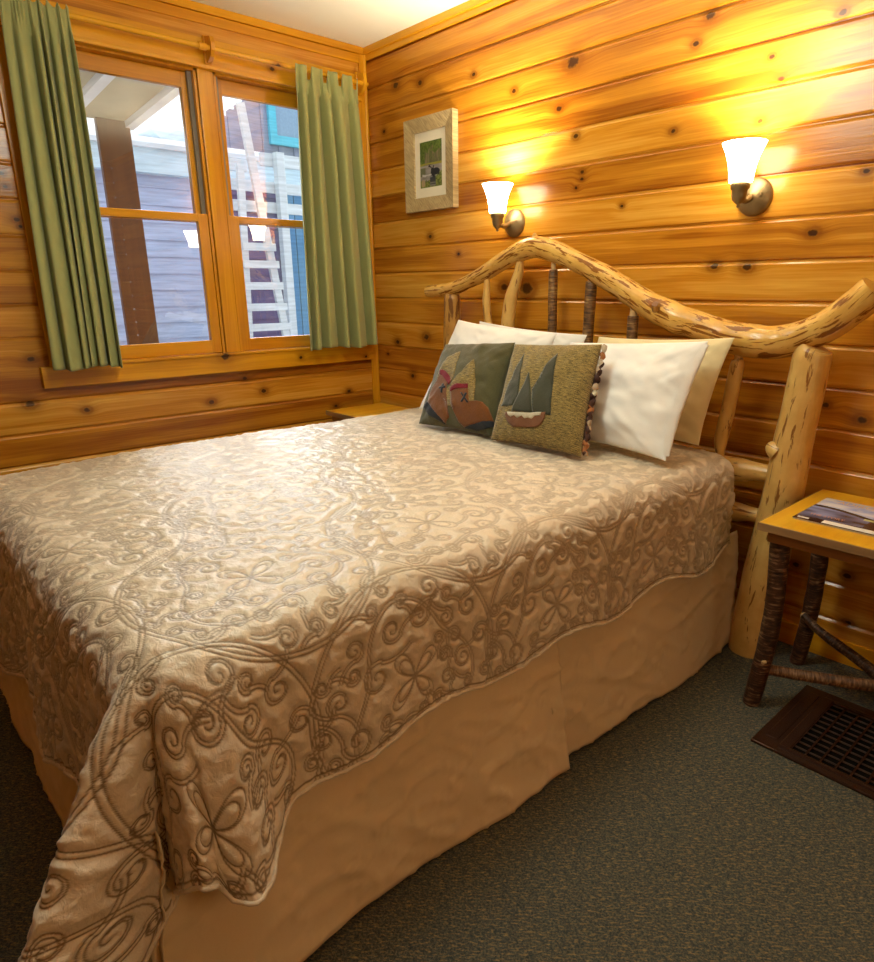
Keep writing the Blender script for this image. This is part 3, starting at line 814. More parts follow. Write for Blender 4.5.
BOP =  {'treeA': [(-0.33, 0.83), (-0.561, 0.741), (-0.699, 0.641), (-0.731, 0.399), (-0.766, 0.112), (-0.569, -0.122), (-0.276, -0.009), (-0.217, 0.085), (-0.301, 0.232), (-0.306, 0.416), (-0.34, 0.634)], 'treeB': [(0.16, 0.592), (0.003, 0.339), (-0.19, 0.057), (-0.4, -0.289), (-0.233, -0.567), (0.055, -0.592), (0.411, -0.398), (0.31, -0.225), (0.389, -0.105), (0.275, 0.001), (0.307, 0.119), (0.209, 0.201), (0.256, 0.38)], 'boot1': [(-0.674, 0.18), (-0.706, -0.056), (-0.878, -0.333), (-0.868, -0.485), (-0.646, -0.702), (-0.318, -0.945), (-0.209, -0.794), (-0.233, -0.567), (-0.423, -0.351), (-0.416, -0.08), (-0.402, 0.042), (-0.552, 0.156)], 'cuff1': [(-0.683, 0.173), (-0.707, 0.273), (-0.618, 0.293), (-0.51, 0.252), (-0.36, 0.137), (-0.28, 0.005), (-0.318, -0.079), (-0.433, 0.025), (-0.562, 0.131)], 'sole1': [(-0.899, -0.488), (-0.963, -0.633), (-0.732, -0.831), (-0.351, -1.007), (-0.314, -0.936), (-0.674, -0.676), (-0.826, -0.527)], 'boot2': [(-0.221, -0.229), (0.203, -0.091), (0.301, -0.39), (0.462, -0.351), (0.605, -0.351), (0.737, -0.432), (0.85, -0.672), (0.541, -0.779), (0.18, -0.959), (0.039, -0.86), (-0.095, -0.609)], 'cuff2': [(-0.25, -0.142), (-0.083, -0.055), (0.196, -0.014), (0.207, -0.105), (-0.048, -0.164), (-0.223, -0.244)], 'sole2': [(0.139, -0.957), (0.484, -0.8), (0.841, -0.66), (0.869, -0.761), (0.695, -0.877), (0.469, -0.963), (0.225, -1.018)], 'lace2a': [(0.051, -0.234), (0.094, -0.23), (0.298, -0.424), (0.252, -0.434)], 'lace2b': [(0.176, -0.223), (0.227, -0.224), (0.151, -0.445), (0.102, -0.439)], 'lace1a': [(-0.559, -0.152), (-0.379, -0.114), (-0.368, -0.167), (-0.54, -0.205)], 'lace1b': [(-0.516, -0.057), (-0.439, -0.067), (-0.418, -0.291), (-0.466, -0.289)]}
TWP = {k: [(x + .12, y - .085) for x, y in v] for k, v in TWP.items()}
BOP = {k: [(x + .13, y * .93 - .10) for x, y in v] for k, v in BOP.items()}
ftw = pillow_fn((1.655,-.715,.738), (2.030,-.69,.738), (1.578,-.515,1.052), (1.958,-.510,1.072), .066, .045, 13, .004)
c1 = pillow('cushion', 'brown tweed cushion with three dark green trees and a canoe', 'cushion', 'appliqued cushions', ftw, M_tweed, M_pattern)
for k in ('tree1', 'tree2', 'tree3'): applique('tree_patch', TWP[k], ftw, M_pine_patch, c1, .0012 if k != 'tree2' else .0020)
applique('canoe_patch', TWP['canoe'], ftw, M_canoe, c1, .0026); applique('snow_patch', TWP['snow'], ftw, M_canoe_w, c1, .0038)
# the patterned back fabric rolls round to the right edge as a loose fringe
mb = MB(); g = np.linspace(-.98, .98, 46)
pe = ftw(np.full_like(g, 1.0), g, np.ones_like(g))
mb.tube([tuple(p + np.array([.006, .010, 0]) + .003 * np.array([math.sin(i * 2.1), math.cos(i * 1.7), 0])) for i, p in enumerate(pe)], [.0085 + .0022 * math.sin(i * 1.9) for i in range(46)], 8, 2, wob=.3)
tag(mb.build('fringe', M_pattern, c1), 'brown and orange patterned fringe')
fbo = pillow_fn((1.250,-.712,.738), (1.648,-.685,.738), (1.182,-.505,1.030), (1.578,-.515,1.058), .064, .045, 17, .005)
c2 = pillow('cushion', 'olive cushion with two brown hiking boots and tweed trees', 'cushion', 'appliqued cushions', fbo, M_olive, M_olive)
applique('tree_patch', BOP['treeA'], fbo, M_tweed, c2); applique('tree_patch', BOP['treeB'], fbo, M_tweed, c2, .0018)
for k in ('1', '2'):
    l = .0026 if k == '1' else .0032
    applique('boot_patch', BOP['boot' + k], fbo, M_leather, c2, l)
    applique('cuff_patch', BOP['cuff' + k], fbo, M_red, c2, l + .0014, 'dark red cuff'); applique('sole_patch', BOP['sole' + k], fbo, M_black, c2, l + .0009)
    for s in 'ab': applique('lace_patch', BOP['lace' + k + s], fbo, M_black, c2, l + .0014)

# ------------------------------------------------------------------ nightstands
def nightstand(x0, x1, y0, y1, label, full=True):
    zt = 0.61
    r = empty('nightstand', ((x0 + x1) / 2, (y0 + y1) / 2, 0)); tag(r, label, 'nightstand', 'rustic nightstands')
    mb = MB(); mb.box(x0 + .002, x1 - .002, y0 + .002, y1 - .002, zt - .024, zt, .003); top = mb.build('tabletop', M_table, r)
    mb = MB(); e = .0
    mb.box(x0, x1, y0 - .0015, y0 + .006, zt - .0245, zt - .0015, .001); mb.box(x0 - .0015, x0 + .006, y0, y1, zt - .0245, zt - .0015, .001)
    mb.build('edge_band', M_table_edge, top)
    mb = MB(); i = .022
    for b in ((x0 + i, x1 - i, y0 + i, y0 + i + .018), (x0 + i, x1 - i, y1 - i - .018, y1 - i), (x0 + i + .001, x0 + i + .018, y0 + i + .018, y1 - i - .018), (x1 - i - .018, x1 - i - .001, y0 + i + .018, y1 - i - .018)):
        mb.box(*b, zt - .060, zt - .024, .002)
    mb.build('apron', M_apron, r)
    lx0, lx1, ly0, ly1 = x0 + .060, x1 - .060, y0 + .070, y1 - .075
    for k, (x, y, sx, sy) in enumerate([(lx0, ly0, -1, -1), (lx0, ly1, -1, 1), (lx1, ly0, 1, -1), (lx1, ly1, 1, 1)]):
        mb = MB(); q = .0265 - .0015 * (k % 2)
        mb.tube([(x + sx * .022 - .012, y + sy * .012, 0), (x + sx * .012 - .006, y + sy * .008, .14), (x - .010, y, .30), (x - .014, y, .46), (x - .022, y, zt - .026)], [q * .98, q * 1.04, q, q * 1.03, q * .95], 18, 6, wob=.10, lump=.05, seed=40 + k)
        lg = mb.build('leg', M_bark, r)
        if k == 0:
            mb = MB(); mb.tube([(x - .005, y - .026, .165), (x - .006, y - .036, .163)], [.008, .005], 10, 1); mb.build('knot', M_tenon, lg)
    cx, cy = (lx0 + lx1) / 2 + .02, (ly0 + ly1) / 2 - .02
    mb = MB(); mb.tube([(lx0 - .015, ly0, .125), (lx0 + .12, ly0 + .07, .125), (cx, cy, .13), (lx1 - .04, ly1 - .05, .15), (lx1, ly1, .16)], [.0165, .0175, .018, .017, .016], 14, 6, wob=.08, lump=.06, seed=61); mb.build('stretcher', M_bark3, r)
    mb = MB(); mb.tube([(lx0 - .020, ly1 - .028, .196), (lx0 + .06, ly1 - .075, .178), (cx - .02, cy + .03, .150), (cx + .08, cy - .05, .118), (lx1, ly0, .105)], [.0125, .0145, .0165, .024, .016], 14, 6, wob=.08, lump=.06, seed=67)
    s2 = mb.build('stretcher', M_bark, r)
    mb = MB(); mb.tube([(lx0 - .021, ly1 - .0275, .1962), (lx0 - .027, ly1 - .0245, .198)], [.0118, .0095], 12, 1); mb.build('tenon', M_tenon, s2)
    mb = MB(); mb.tube([(cx - .005, cy + .02, .150), (cx - .05, cy + .055, .158), (cx - .085, cy + .075, .163)], [.010, .007, .005], 10, 4, wob=.1, seed=71); mb.build('twig', M_bark, s2)
    return r
nightstand(2.535, 3.13, -.522, -.050, 'rustic nightstand with dark bark legs to the right of the bed')
nightstand(0.088, 0.56, -.425, -.050, 'pine nightstand in the corner under the window, mostly hidden by the bed')

# magazine on the right nightstand
def quad_paint(name, origin, eu, ev, nu, nv, fn, mat, parent=None):
    u = np.linspace(0, 1, nu); v = np.linspace(0, 1, nv); U, V = np.meshgrid(u, v, indexing='ij')
    P = np.array(origin) + U[..., None] * np.array(eu) + V[..., None] * np.array(ev)
    me = grid_mesh(P); vert_color(me, 'Col', fn(U, V).reshape(-1, 3)); return link_mesh(name, me, mat, parent)
def lerp(a, b, t): return np.array(a) * (1 - t[..., None]) + np.array(b) * t[..., None]
def cover(U, V):
    n1 = vnoise(U * 5 + 1, V * 14, 3); n2 = vnoise(U * 14, V * 22, 5)
    sky = lerp((.88, .87, .92), (.20, .32, .80), np.clip(.35 + .5 * n1 + .5 * (U - .3), 0, 1))
    sky = lerp(sky, (.86, .80, .76), np.clip(n2 * .5 + .25 * (V > .85), 0, 1))
    ridge = .62 + .05 * np.sin(U * 5 + .6) - .13 * U
    water = lerp((.34, .38, .66), (.06, .04, .045), np.clip(.45 + .6 * n1 + (.35 - V), 0, 1))
    C = np.where((V > ridge)[..., None], sky, water)
    C = np.where((np.abs(V - ridge + .03) < .035)[..., None], np.array((.035, .032, .03)), C)
    foot = (V < .12 + .08 * U); C = np.where(foot[..., None], np.array((.035, .018, .016)), C)
    rock = (U > .62) & (V < .46 + .04 * n2) & (V > .10); C = np.where(rock[..., None], lerp((.05, .028, .024), (.30, .15, .12), np.clip(n2, 0, 1)), C)
    return C
M_print = attr_mat('printed_cover', 'Col', 0.25, 0.5)
mx, my, mz = 2.590, -.424, .6105
mg = empty('magazine', (mx + .12, my + .13, mz)); tag(mg, 'magazine with a mountain lake cover lying on the nightstand', 'magazine')
mb = MB(); mb.box(mx, mx + .27, my, my + .262, mz, mz + .004); mb.build('pages', M_canoe_w, mg)
quad_paint('cover', (mx - .001, my - .001, mz + .0046), (.272, 0, 0), (0, .264, 0), 150, 120, cover, M_print, mg)
M_label = plain('white_paper', (.82, .80, .72), .6, var=.04); M_ink_o = plain('orange_ink', (.60, .25, .06), .5); M_ink_y = plain('yellow_ink', (.78, .50, .16), .5)
mb = MB(); mb.box(mx + .075, mx + .262, my + .004, my + .032, mz + .0050, mz + .0056); tag(mb.build('address_label', M_label, mg), 'white address label')
mb = MB(); mb.box(mx + .008, mx + .038, my + .010, my + .022, mz + .0050, mz + .0054, .0001); mb.build('logo', M_label, mg)
mb = MB(); mb.box(mx + .176, mx + .20, my + .115, my + .135, mz + .005, mz + .0056); mb.build('kayak', plain('kayak_pink', (.55, .25, .42), .5), mg)
mb = MB(); mb.box(mx + .15, mx + .178, my + .108, my + .122, mz + .005, mz + .0056); mb.build('kayak', plain('kayak_lime', (.55, .55, .20), .5), mg)
def text_mesh(name, body, loc, size, mat, parent, sx=1.0):
    cu = bpy.data.curves.new(name, 'FONT'); cu.body = body; cu.size = size
    tmp = bpy.data.objects.new(name, cu); COL.objects.link(tmp)
    dg = bpy.context.evaluated_depsgraph_get(); me = bpy.data.meshes.new_from_object(tmp.evaluated_get(dg)); bpy.data.objects.remove(tmp)
    for vv in me.vertices: vv.co = Vector((loc[0] + vv.co.x * sx, loc[1] + vv.co.y, loc[2]))
    me.materials.clear()
    return link_mesh(name, me, mat, parent)
text_mesh('title', 'ADIRONDACK', (mx + .040, my + .222, mz + .0055), .042, M_ink_y, mg, .80)
text_mesh('headline', 'THE STORY', (mx + .022, my + .058, mz + .0055), .024, M_ink_o, mg, .75)

# ------------------------------------------------------------------ wall sconces
def sconce(x, z, label):
    r = empty('wall_sconce', (x, 0, z)); tag(r, label, 'wall lamp', 'bronze wall sconces over the bed')
    c = (x, 0, z)
    mb = MB(); mb.lathe([(.001, -.034), (.016, -.033), (.030, -.027), (.042, -.020), (.054, -.013), (.0595, -.006), (.0600, -.0005)], c, 'y', 36); bp = mb.build('backplate', M_bronze, r)
    mb = MB(); mb.tube([(x + .030, -.022, z + .004), (x + .030, -.031, z + .004)], [.0055, .0045], 12, 1); mb.build('screw', M_bronze, bp)
    ay = -.112
    mb = MB(); mb.tube([(x, -.028, z - .002), (x, -.065, z - .016), (x, -.095, z - .012), (x, ay, z + .004)], [.0105, .0095, .0095, .010], 14, 6); mb.build('arm', M_bronze, r)
    mb = MB(); mb.lathe([(.0045, -.040), (.0065, -.037), (.004, -.031), (.010, -.027), (.0195, -.018), (.0235, -.004), (.0235, .012), (.029, .016), (.0305, .030), (.029, .036)], (x, ay, z), 'z', 28); sc = mb.build('socket_cup', M_bronze, r)
    mb = MB()
    pr = [(.0340, .034), (.0365, .040), (.0385, .060), (.0425, .085), (.0490, .108), (.0575, .130), (.0655, .146), (.0668, .150)]
    mb.lathe(pr + [(rr - .004, h) for rr, h in reversed(pr)], (x, ay, z), 'z', 40, cap=False)
    mb.build('glass_shade', M_shade, r, recalc=True)
    mb = MB(); mb.lathe([(.004, .036), (.012, .040), (.013, .055), (.020, .075), (.024, .092), (.019, .108), (.006, .116), (.001, .117)], (x, ay, z), 'z', 18); mb.build('bulb', M_shade, r)
    l = bpy.data.lights.new('sconce_light', 'SPOT'); l.energy = SC_W; l.spot_size = math.radians(150); l.spot_blend = 1.0; l.color = (1.0, 0.81, 0.57); l.shadow_soft_size = .04
    lo = bpy.data.objects.new('sconce_light', l); lo.location = (x, ay, z + .150); lo.rotation_euler = (PI, 0, 0); COL.objects.link(lo)
SC_W = 34.0
sconce(1.087, 1.525, 'bronze wall sconce with lit glass shade beside the framed picture')
sconce(2.172, 1.532, 'bronze wall sconce with lit glass shade above the right end of the headboard')

# ------------------------------------------------------------------ framed picture
fx0, fx1, fz0, fz1, fy = 0.353, 0.716, 1.620, 2.040, -.036
fr = empty('framed_picture', ((fx0 + fx1) / 2, 0, fz0)); tag(fr, 'framed moose photograph hung on the wall left of the sconce', 'picture')
n = NT('grey_oak'); o = n.sep(n.obj())
nz = n.noise(n.comb(n.math('MULTIPLY', o[0], 25.0), n.math('MULTIPLY', o[2], 25.0), n.math('MULTIPLY', n.math('ADD', o[0], o[2]), 160.0)), 1.0, 4, .6)
n.base(n.ramp(nz, [(.32, (.25, .18, .085)), (.5, (.42, .32, .16)), (.68, (.52, .41, .22))])); n.set(Roughness=.5); n.bump(nz, .2, .003); M_frame = n.m
fw_ = .062
O_ = [(fx0, fz0), (fx1, fz0), (fx1, fz1), (fx0, fz1)]
I_ = [(fx0 + fw_, fz0 + fw_), (fx1 - fw_, fz0 + fw_), (fx1 - fw_, fz1 - fw_), (fx0 + fw_, fz1 - fw_)]
for k in range(4):
    a, b = O_[k], O_[(k + 1) % 4]; c, d = I_[(k + 1) % 4], I_[k]
    mb = MB()
    vs = [(p[0], y, p[1]) for y in (0.0, 1.0) for p in (a, b, c, d)]
    vs = [(x, (fy if i < 2 else fy + .010) if y == 1.0 else -.0005, z) for i, (x, y, z) in zip([0, 1, 2, 3, 0, 1, 2, 3], vs)]
    mb.add(vs, [(0, 1, 2, 3), (7, 6, 5, 4), (0, 4, 5, 1), (1, 5, 6, 2), (2, 6, 7, 3), (3, 7, 4, 0)])
    mb.build('frame_side', M_frame, fr)
M_mat = plain('mat_board', (.80, .76, .62), .8, var=.03)
mb = MB(); mb.box(fx0 + fw_ - .004, fx1 - fw_ + .004, -.016, -.010, fz0 + fw_ - .004, fz1 - fw_ + .004); mb.build('mat', M_mat, fr)
def moose(U, V):
    n1 = vnoise(U * 22, V * 9, 1); n2 = vnoise(U * 26, V * 30, 2); n3 = vnoise(U * 9, V * 9, 5)
    trees = lerp((.035, .075, .015), (.13, .19, .04), np.clip(.5 + .5 * n2, 0, 1))
    trunks = lerp((.10, .08, .055), (.26, .20, .16), np.clip(.5 + .7 * vnoise(U * 30, V * 2.5, 8), 0, 1))
    C = lerp(trees, trunks, np.clip(((U > .22) & (V < .82 + .1 * n3)) * (.6 + .4 * n1), 0, 1))
    C = np.where(((V < .53) & (V > .47 + .03 * np.sin(U * 4)))[..., None], np.array((.28, .26, .04)), C)
    wat = lerp((.20, .19, .19), (.33, .31, .33), np.clip(.5 + .6 * vnoise(U * 5, V * 24, 9), 0, 1))
    C = np.where((V < .48)[..., None], wat, C)
    C = np.where(((V < .44) & (U < .25) & (V > .25))[..., None], np.array((.13, .14, .08)), C)
    C = np.where((V < .16 + .10 * np.maximum(U - .55, 0) * 4 + .03 * n2)[..., None], lerp((.07, .10, .02), (.20, .24, .06), np.clip(.5 + n2, 0, 1)), C)
    ref = (np.abs(U - .58) < .13) & (V < .26) & (V > .02); C = np.where(ref[..., None], lerp((.04, .045, .06), (.2, .2, .22), np.clip(.5 + .9 * vnoise(U * 6, V * 45, 4), 0, 1)), C)
    body = ((U - .72) / .19) ** 2 + ((V - .33) / .075) ** 2 < 1; head = ((U - .57) / .075) ** 2 + ((V - .36) / .06) ** 2 < 1
    snout = ((U - .54) / .05) ** 2 + ((V - .30) / .06) ** 2 < 1; leg = (np.abs(U - .62) < .05) & (V < .33) & (V > .22) | (np.abs(U - .84) < .04) & (V < .33) & (V > .24)
    a1 = (np.abs(V - (.40 - .6 * (U - .55))) < .018) & (U < .57) & (U > .40); a2 = (np.abs(U - (.60 + .5 * (V - .40))) < .022) & (V > .38) & (V < .46); a3 = ((U - .43) / .05) ** 2 + ((V - .455) / .02) ** 2 < 1
    for msk in (body, head, snout, leg, a1, a2, a3): C = np.where(msk[..., None], np.array((.018, .02, .03)), C)
    C = np.where((((U - .14) / .09) ** 2 + ((V - .10) / .08) ** 2 < 1)[..., None], np.array((.36, .28, .18)), C)
    C = np.where(((np.abs(V - .27) < .02 + .015 * n3) & (U > .1) & (U < .52))[..., None], np.array((.45, .46, .50)), C)
    return C
ix0, ix1, iz0, iz1 = fx0 + fw_ + .038, fx1 - fw_ - .038, fz0 + fw_ + .045, fz1 - fw_ - .045
quad_paint('photograph', (ix0, -.0165, iz0), (ix1 - ix0, 0, 0), (0, 0, iz1 - iz0), 100, 160, moose, attr_mat('printed_photo', 'Col', .35, .4), fr)

# ------------------------------------------------------------------ curtains and rod
rod = empty('curtain_rod', (0.0, -.90, 2.255)); tag(rod, 'wooden curtain rod on three brackets above the window', 'curtain rod')
RXC = 0.075
mb = MB(); mb.tube([(RXC, -1.74, 2.256), (RXC, -.045, 2.256)], [.0105, .0105], 16, 1); mb.build('pole', M_trimy, rod)
for y in (-1.715, -.872, -.072):
    mb = MB(); prof = [(0.034, 2.310), (RXC + .012, 2.300), (RXC + .022, 2.275), (RXC + .020, 2.245), (RXC + .004, 2.222), (0.050, 2.208), (0.034, 2.206)]
    vs = [(x, yy, z) for yy in (y - .009, y + .009) for x, z in prof] ; k = len(prof)
    mb.add(vs, [tuple(range(k)), tuple(range(2 * k - 1, k - 1, -1))] + [(i, (i + 1) % k, k + (i + 1) % k, k + i) for i in range(k)])
    mb.box(.0205, .036, y - .014, y + .014, 2.202, 2.314, .002)
    mb.build('bracket', M_trimz, rod)
mb = MB(); mb.tube([(RXC, -.895, 2.256), (RXC, -.930, 2.256)], [.0145, .0145], 16, 1); mb.build('ferrule', M_trimy, rod)

def curtain(label, top, bot, zt, zb, folds, seed, amp=(.020, .030), tabs=False):
    n, m = 300, 120
    A = np.linspace(0, 1, n)[:, None]; B = np.linspace(0, 1, m)[None, :]     # B: 0 top .. 1 bottom
    warp = A + 0.045 * np.sin(A * 6.3 + seed) + .022 * np.sin(A * 15 + seed * 2.3) + 0.045 * B * np.sin(A * 5 + seed * 1.7) * np.sin(A * PI)
    ph = 2 * PI * folds * warp
    am = (amp[0] + (amp[1] - amp[0]) * sm(B, 0, .35)) * (.75 + .45 * vnoise(A * folds * .9, B * .6, seed))
    tri = 1.9 * np.abs(np.sin(ph / 2)) ** .8 - 1.0 + .16 * np.sin(1.5 * ph + .7 + B)
    y0 = top[0] + (bot[0] - top[0]) * B ** .7; y1 = top[1] + (bot[1] - top[1]) * B
    Y = y0 + (y1 - y0) * A + .014 * np.cos(ph) * (.3 + .7 * B)
    fr = sm(B, .0, .12)
    X = .096 + (am * tri) * (.25 + .75 * fr) + .012 * B + .002 * vnoise(A * 16, B * 5, seed + 2)
    Z = zt + (zb - zt) * B + .006 * np.sin(A * 9 + seed) * B
    if tabs:
        hd = 1 - sm(B, .035, .075)
        tabm = sm(np.sin(2 * PI * 4 * A - .4), -.75, -.45)       # four tabs with gaps between them
        Z = Z - .055 * (1 - tabm) * (1 - sm(B, 0, .10))
        X = X + .004 * hd * tabm - .006 * (1 - tabm) * (1 - sm(B, 0, .2))
    else:
        pk = np.exp(-((B - .035) / .03) ** 2); X = X + pk * .004 * np.sin(A * 95 + 3 * np.sin(A * 23)) ; Z = Z + .010 * np.exp(-(B / .02) ** 2) * np.sin(A * 45 + seed)
    X = np.maximum(X, np.where(B < .09, .0885, .050))
    hem = np.exp(-((B - .955) / .004) ** 2) + np.exp(-((B - .060) / .004) ** 2) + np.exp(-((B - .022) / .004) ** 2) * (not tabs)
    X = X - .0018 * hem
    me = grid_mesh(np.stack(np.broadcast_arrays(X, Y, Z), -1))
    o = link_mesh('curtain', me, M_curtain)
    tag(o, label, 'curtain', 'green curtains at the window')
    md = o.modifiers.new('th', 'SOLIDIFY'); md.thickness = .002; md.offset = 0
    return o
curtain('green curtain gathered at the left side of the window', (-1.662, -1.432), (-1.712, -1.436), 2.274, .936, 6.2, 2, (.026, .040))
curtain('green curtain hanging in the corner right of the window', (-.474, -.126), (-.514, -.070), 2.268, .945, 5.1, 5, (.032, .056), True)

# ------------------------------------------------------------------ floor register
M_louver = plain('louver_metal', (.15, .10, .075), .3, .4)
vx0, vx1, vy0, vy1 = 2.645, 3.005, -.648, -.245
vt = empty('floor_vent', ((vx0 + vx1) / 2, (vy0 + vy1) / 2, 0)); tag(vt, 'brown metal floor vent with slotted grille beside the nightstand', 'floor vent')
gx0, gx1, gy0, gy1 = 2.742, 2.972, -.610, -.298
def ring(name, a, b, z0, z1, bev):
    mb = MB()
    mb.box(a[0], b[0], a[2], a[3], z0, z1, bev); mb.box(b[1], a[1], a[2], a[3], z0, z1, bev)
    mb.box(b[0] - .001, b[1] + .001, a[2], b[2], z0, z1, bev); mb.box(b[0] - .001, b[1] + .001, b[3], a[3], z0, z1, bev)
    return mb.build(name, M_ventmetal, vt)
ring('outer_flange', (vx0, vx1, vy0, vy1), (gx0 - .028, gx1 + .012, gy0 - .012, gy1 + .014), .0, .009, .003)
ring('inner_rim', (gx0 - .030, gx1 + .013, gy0 - .013, gy1 + .015), (gx0, gx1, gy0, gy1), .0, .014, .004)
mb = MB(); mb.box(vx0 + .022, gx0 - .042, vy0 + .05, vy1 - .04, .0, .0115, .002); mb.build('damper_plate', M_ventmetal, vt)
mb = MB(); nx = 6
for k in range(nx + 1):
    x = gx0 + (gx1 - gx0) * k / nx; mb.box(x - .003, x + .003, gy0, gy1, .006, .0108)
mb.build('grille', M_ventmetal, vt)
mb = MB(); ny = 11
for k in range(ny + 1):
    y = gy0 + (gy1 - gy0) * k / ny
    mb.box(gx0, gx1, y - .0014, y + .0012, .002, .0070)
mb.build('louver', M_louver, vt)
mb = MB(); mb.box(gx0 - .005, gx1 + .005, gy0 - .005, gy1 + .005, .0005, .0022); mb.build('duct_shade_plate', M_dark, vt)  # black plate under the louvers, painted as the shade inside the duct

# ------------------------------------------------------------------ outside the window
def siding(name, col, axis='z', pitch=.14, var=.3):
    n = NT(name); o = n.sep(n.obj()); nz = n.noise(n.comb(n.math('MULTIPLY', o[1], 3.0), n.math('MULTIPLY', o[2], 40.0), 0.0), 1.0, 4)
    n.base(n.mix(n.rng(nz, .3, .7), col, tuple(x * (1 - var) for x in col))); n.set(Roughness=.7); n.b.inputs['Specular IOR Level'].default_value = .2
    return n.m
M_sid1 = siding('sky_washed_siding', (.46, .52, .70)); M_sid2 = siding('plum_siding', (.13, .105, .20)); M_sid3 = siding('grey_siding', (.32, .33, .42))  # pale one repeats the plum wall with sky reflection put into its colour
M_fascia = siding('pale_fascia', (.60, .74, .82)); M_wpaint = siding('white_paint', (.66, .70, .74)); M_snow = plain('snow', (.90, .92, .95), .9, var=.03)
M_blue = siding('blue_paint', (.10, .24, .42)); M_turq = siding('turquoise_paint', (.14, .55, .66)); M_dpost = wood_mat('dark_post', 'z', (.06, .022, .008), (.10, .04, .014), (.14, .06, .02), rough=.5)
M_soffit = siding('soffit_board', (.42, .37, .23)); M_paneout = plain('far_window_pane', (.25, .35, .45), .1)
PX = -1.0
pr = empty('porch_roof', (PX, -2.0, 0)); tag(pr, 'porch roof on a dark wood post outside the left window', 'porch')
mb = MB()
mb.add([(-.13, -.87, 2.20), (-.13, -3.6, 2.20), (PX - .03, -3.6, 2.135), (PX - .03, -.87, 2.135), (-.13, -.87, 2.32), (-.13, -3.6, 2.32), (PX - .03, -3.6, 2.25), (PX - .03, -.87, 2.25)],
       [(0, 1, 2, 3), (4, 7, 6, 5), (0, 4, 5, 1), (1, 5, 6, 2), (2, 6, 7, 3), (3, 7, 4, 0)]); mb.build('soffit', M_soffit, pr)
for y in (-.893, -1.205, -1.9, -2.6): 
    mb = MB(); mb.bar((-.13, y, 2.192), (PX - .03, y, 2.127), .050, .05); mb.build('rafter', M_wpaint, pr)
mb = MB(); mb.box(PX - .035, PX + .005, -1.065, -.893, -.6, 2.14, .004); mb.build('post', M_dpost, pr)
mb = MB(); mb.box(PX - .10, PX + .06, -3.4, -3.24, -.6, 2.14, .004); mb.build('post', M_dpost, pr)

HX = -3.2
hs = empty('house', (HX, 0, -.6)); tag(hs, 'low neighbouring building with sky-washed siding under a snowy roof outside the window', 'building')
def lap_wall(mb, x, y0, y1, z0, z1, pitch=.142, mi=0):
    z = z0
    while z < z1 - .001:
        t = min(z + pitch, z1)
        mb.add([(x + .014, y0, z), (x + .014, y1, z), (x, y1, t), (x, y0, t), (x - .02, y0, z), (x - .02, y1, z)], [(0, 1, 2, 3), (4, 5, 1, 0)], mi=mi)
        z = t
mb = MB(); lap_wall(mb, HX, -6.5, .66, -.6, 2.22); mb.build('siding', M_sid1, hs, recalc=False)
mb = MB(); lap_wall(mb, HX, .66, 1.16, -.6, 2.22); tag(mb.build('siding', M_sid2, hs, recalc=False), 'plum siding')
mb = MB(); mb.box(HX - .02, HX + .03, 1.16, 1.24, -.6, 2.22); mb.build('corner_board', M_blue, hs)
mb = MB()
for k in range(16): mb.box(HX - .02, HX + .008, 1.24 + k * .11, 1.24 + k * .11 + .10, -.6, 2.22)
tag(mb.build('siding', M_blue, hs), 'blue vertical boards')
mb = MB(); mb.box(HX - .02, HX + .12, -6.5, 3.2, 2.20, 2.39); mb.build('fascia', M_fascia, hs)
mb = MB(); mb.box(HX - .02, HX + .17, -6.5, 3.2, 2.39, 2.425); mb.build('gutter', M_wpaint, hs)
mb = MB(); mb.add([(HX + .15, -6.5, 2.425), (HX + .15, 3.2, 2.425), (HX - 1.2, 3.2, 2.62), (HX - 1.2, -6.5, 2.62), (HX + .15, -6.5, 2.47), (HX + .15, 3.2, 2.47), (HX - 1.2, 3.2, 2.72), (HX - 1.2, -6.5, 2.72)],
                  [(0, 1, 2, 3), (4, 7, 6, 5), (0, 4, 5, 1), (1, 5, 6, 2), (2, 6, 7, 3), (3, 7, 4, 0)]); mb.build('snow_cover', M_snow, hs)
mb = MB(); mb.box(HX - 1.3, HX - 1.2, -6.5, 3.2, -.6, 2.6); mb.build('back_wall', M_sid1, hs)
# a gabled dormer on its roof
dr = MB(); q_ = [(.28, 2.71), (.68, 2.91), (.68, 2.64), (.42, 2.60)]
dr.add([(x, y, z) for x in (-3.9, -4.3) for y, z in q_], [(0, 1, 2, 3), (7, 6, 5, 4), (0, 4, 5, 1), (1, 5, 6, 2), (2, 6, 7, 3), (3, 7, 4, 0)])
dr.build('eave', M_fascia, hs)
# the taller building on the right
UX = -4.6
ub = empty('upper_building', (UX, 3.0, 2.4)); tag(ub, 'tall grey building with vertical boards and a turquoise window behind the ladder', 'building')
mb = MB()
for k in range(34):
    y = 1.30 + k * .10; zt = 3.09 + min(k, 12) * .072
    mb.box(UX - .03, UX + (.012 if k % 2 else 0), y, y + .098, -.6, zt)
mb.build('siding', M_sid3, ub)
mb = MB(); mb.bar((UX + .06, 1.20, 3.06), (UX + .06, 2.6, 4.04), .16, .075); mb.build('roof_edge', M_snow, ub)
wn = MB()
a, b, z0, z1 = 1.88, 2.50, 2.86, 4.0
for bb in ((a, a + .09, z0, z1), (b - .09, b, z0, z1), (a + .09, b - .09, z0, z0 + .10), (a + .09, b - .09, z1 - .09, z1)): wn.box(UX + .01, UX + .06, *bb)
wf = wn.build('window_frame', M_turq, ub)
mb = MB(); mb.box(UX + .012, UX + .02, a + .05, b - .05, z0 + .05, z1 - .05); mb.build('pane', M_paneout, wf)

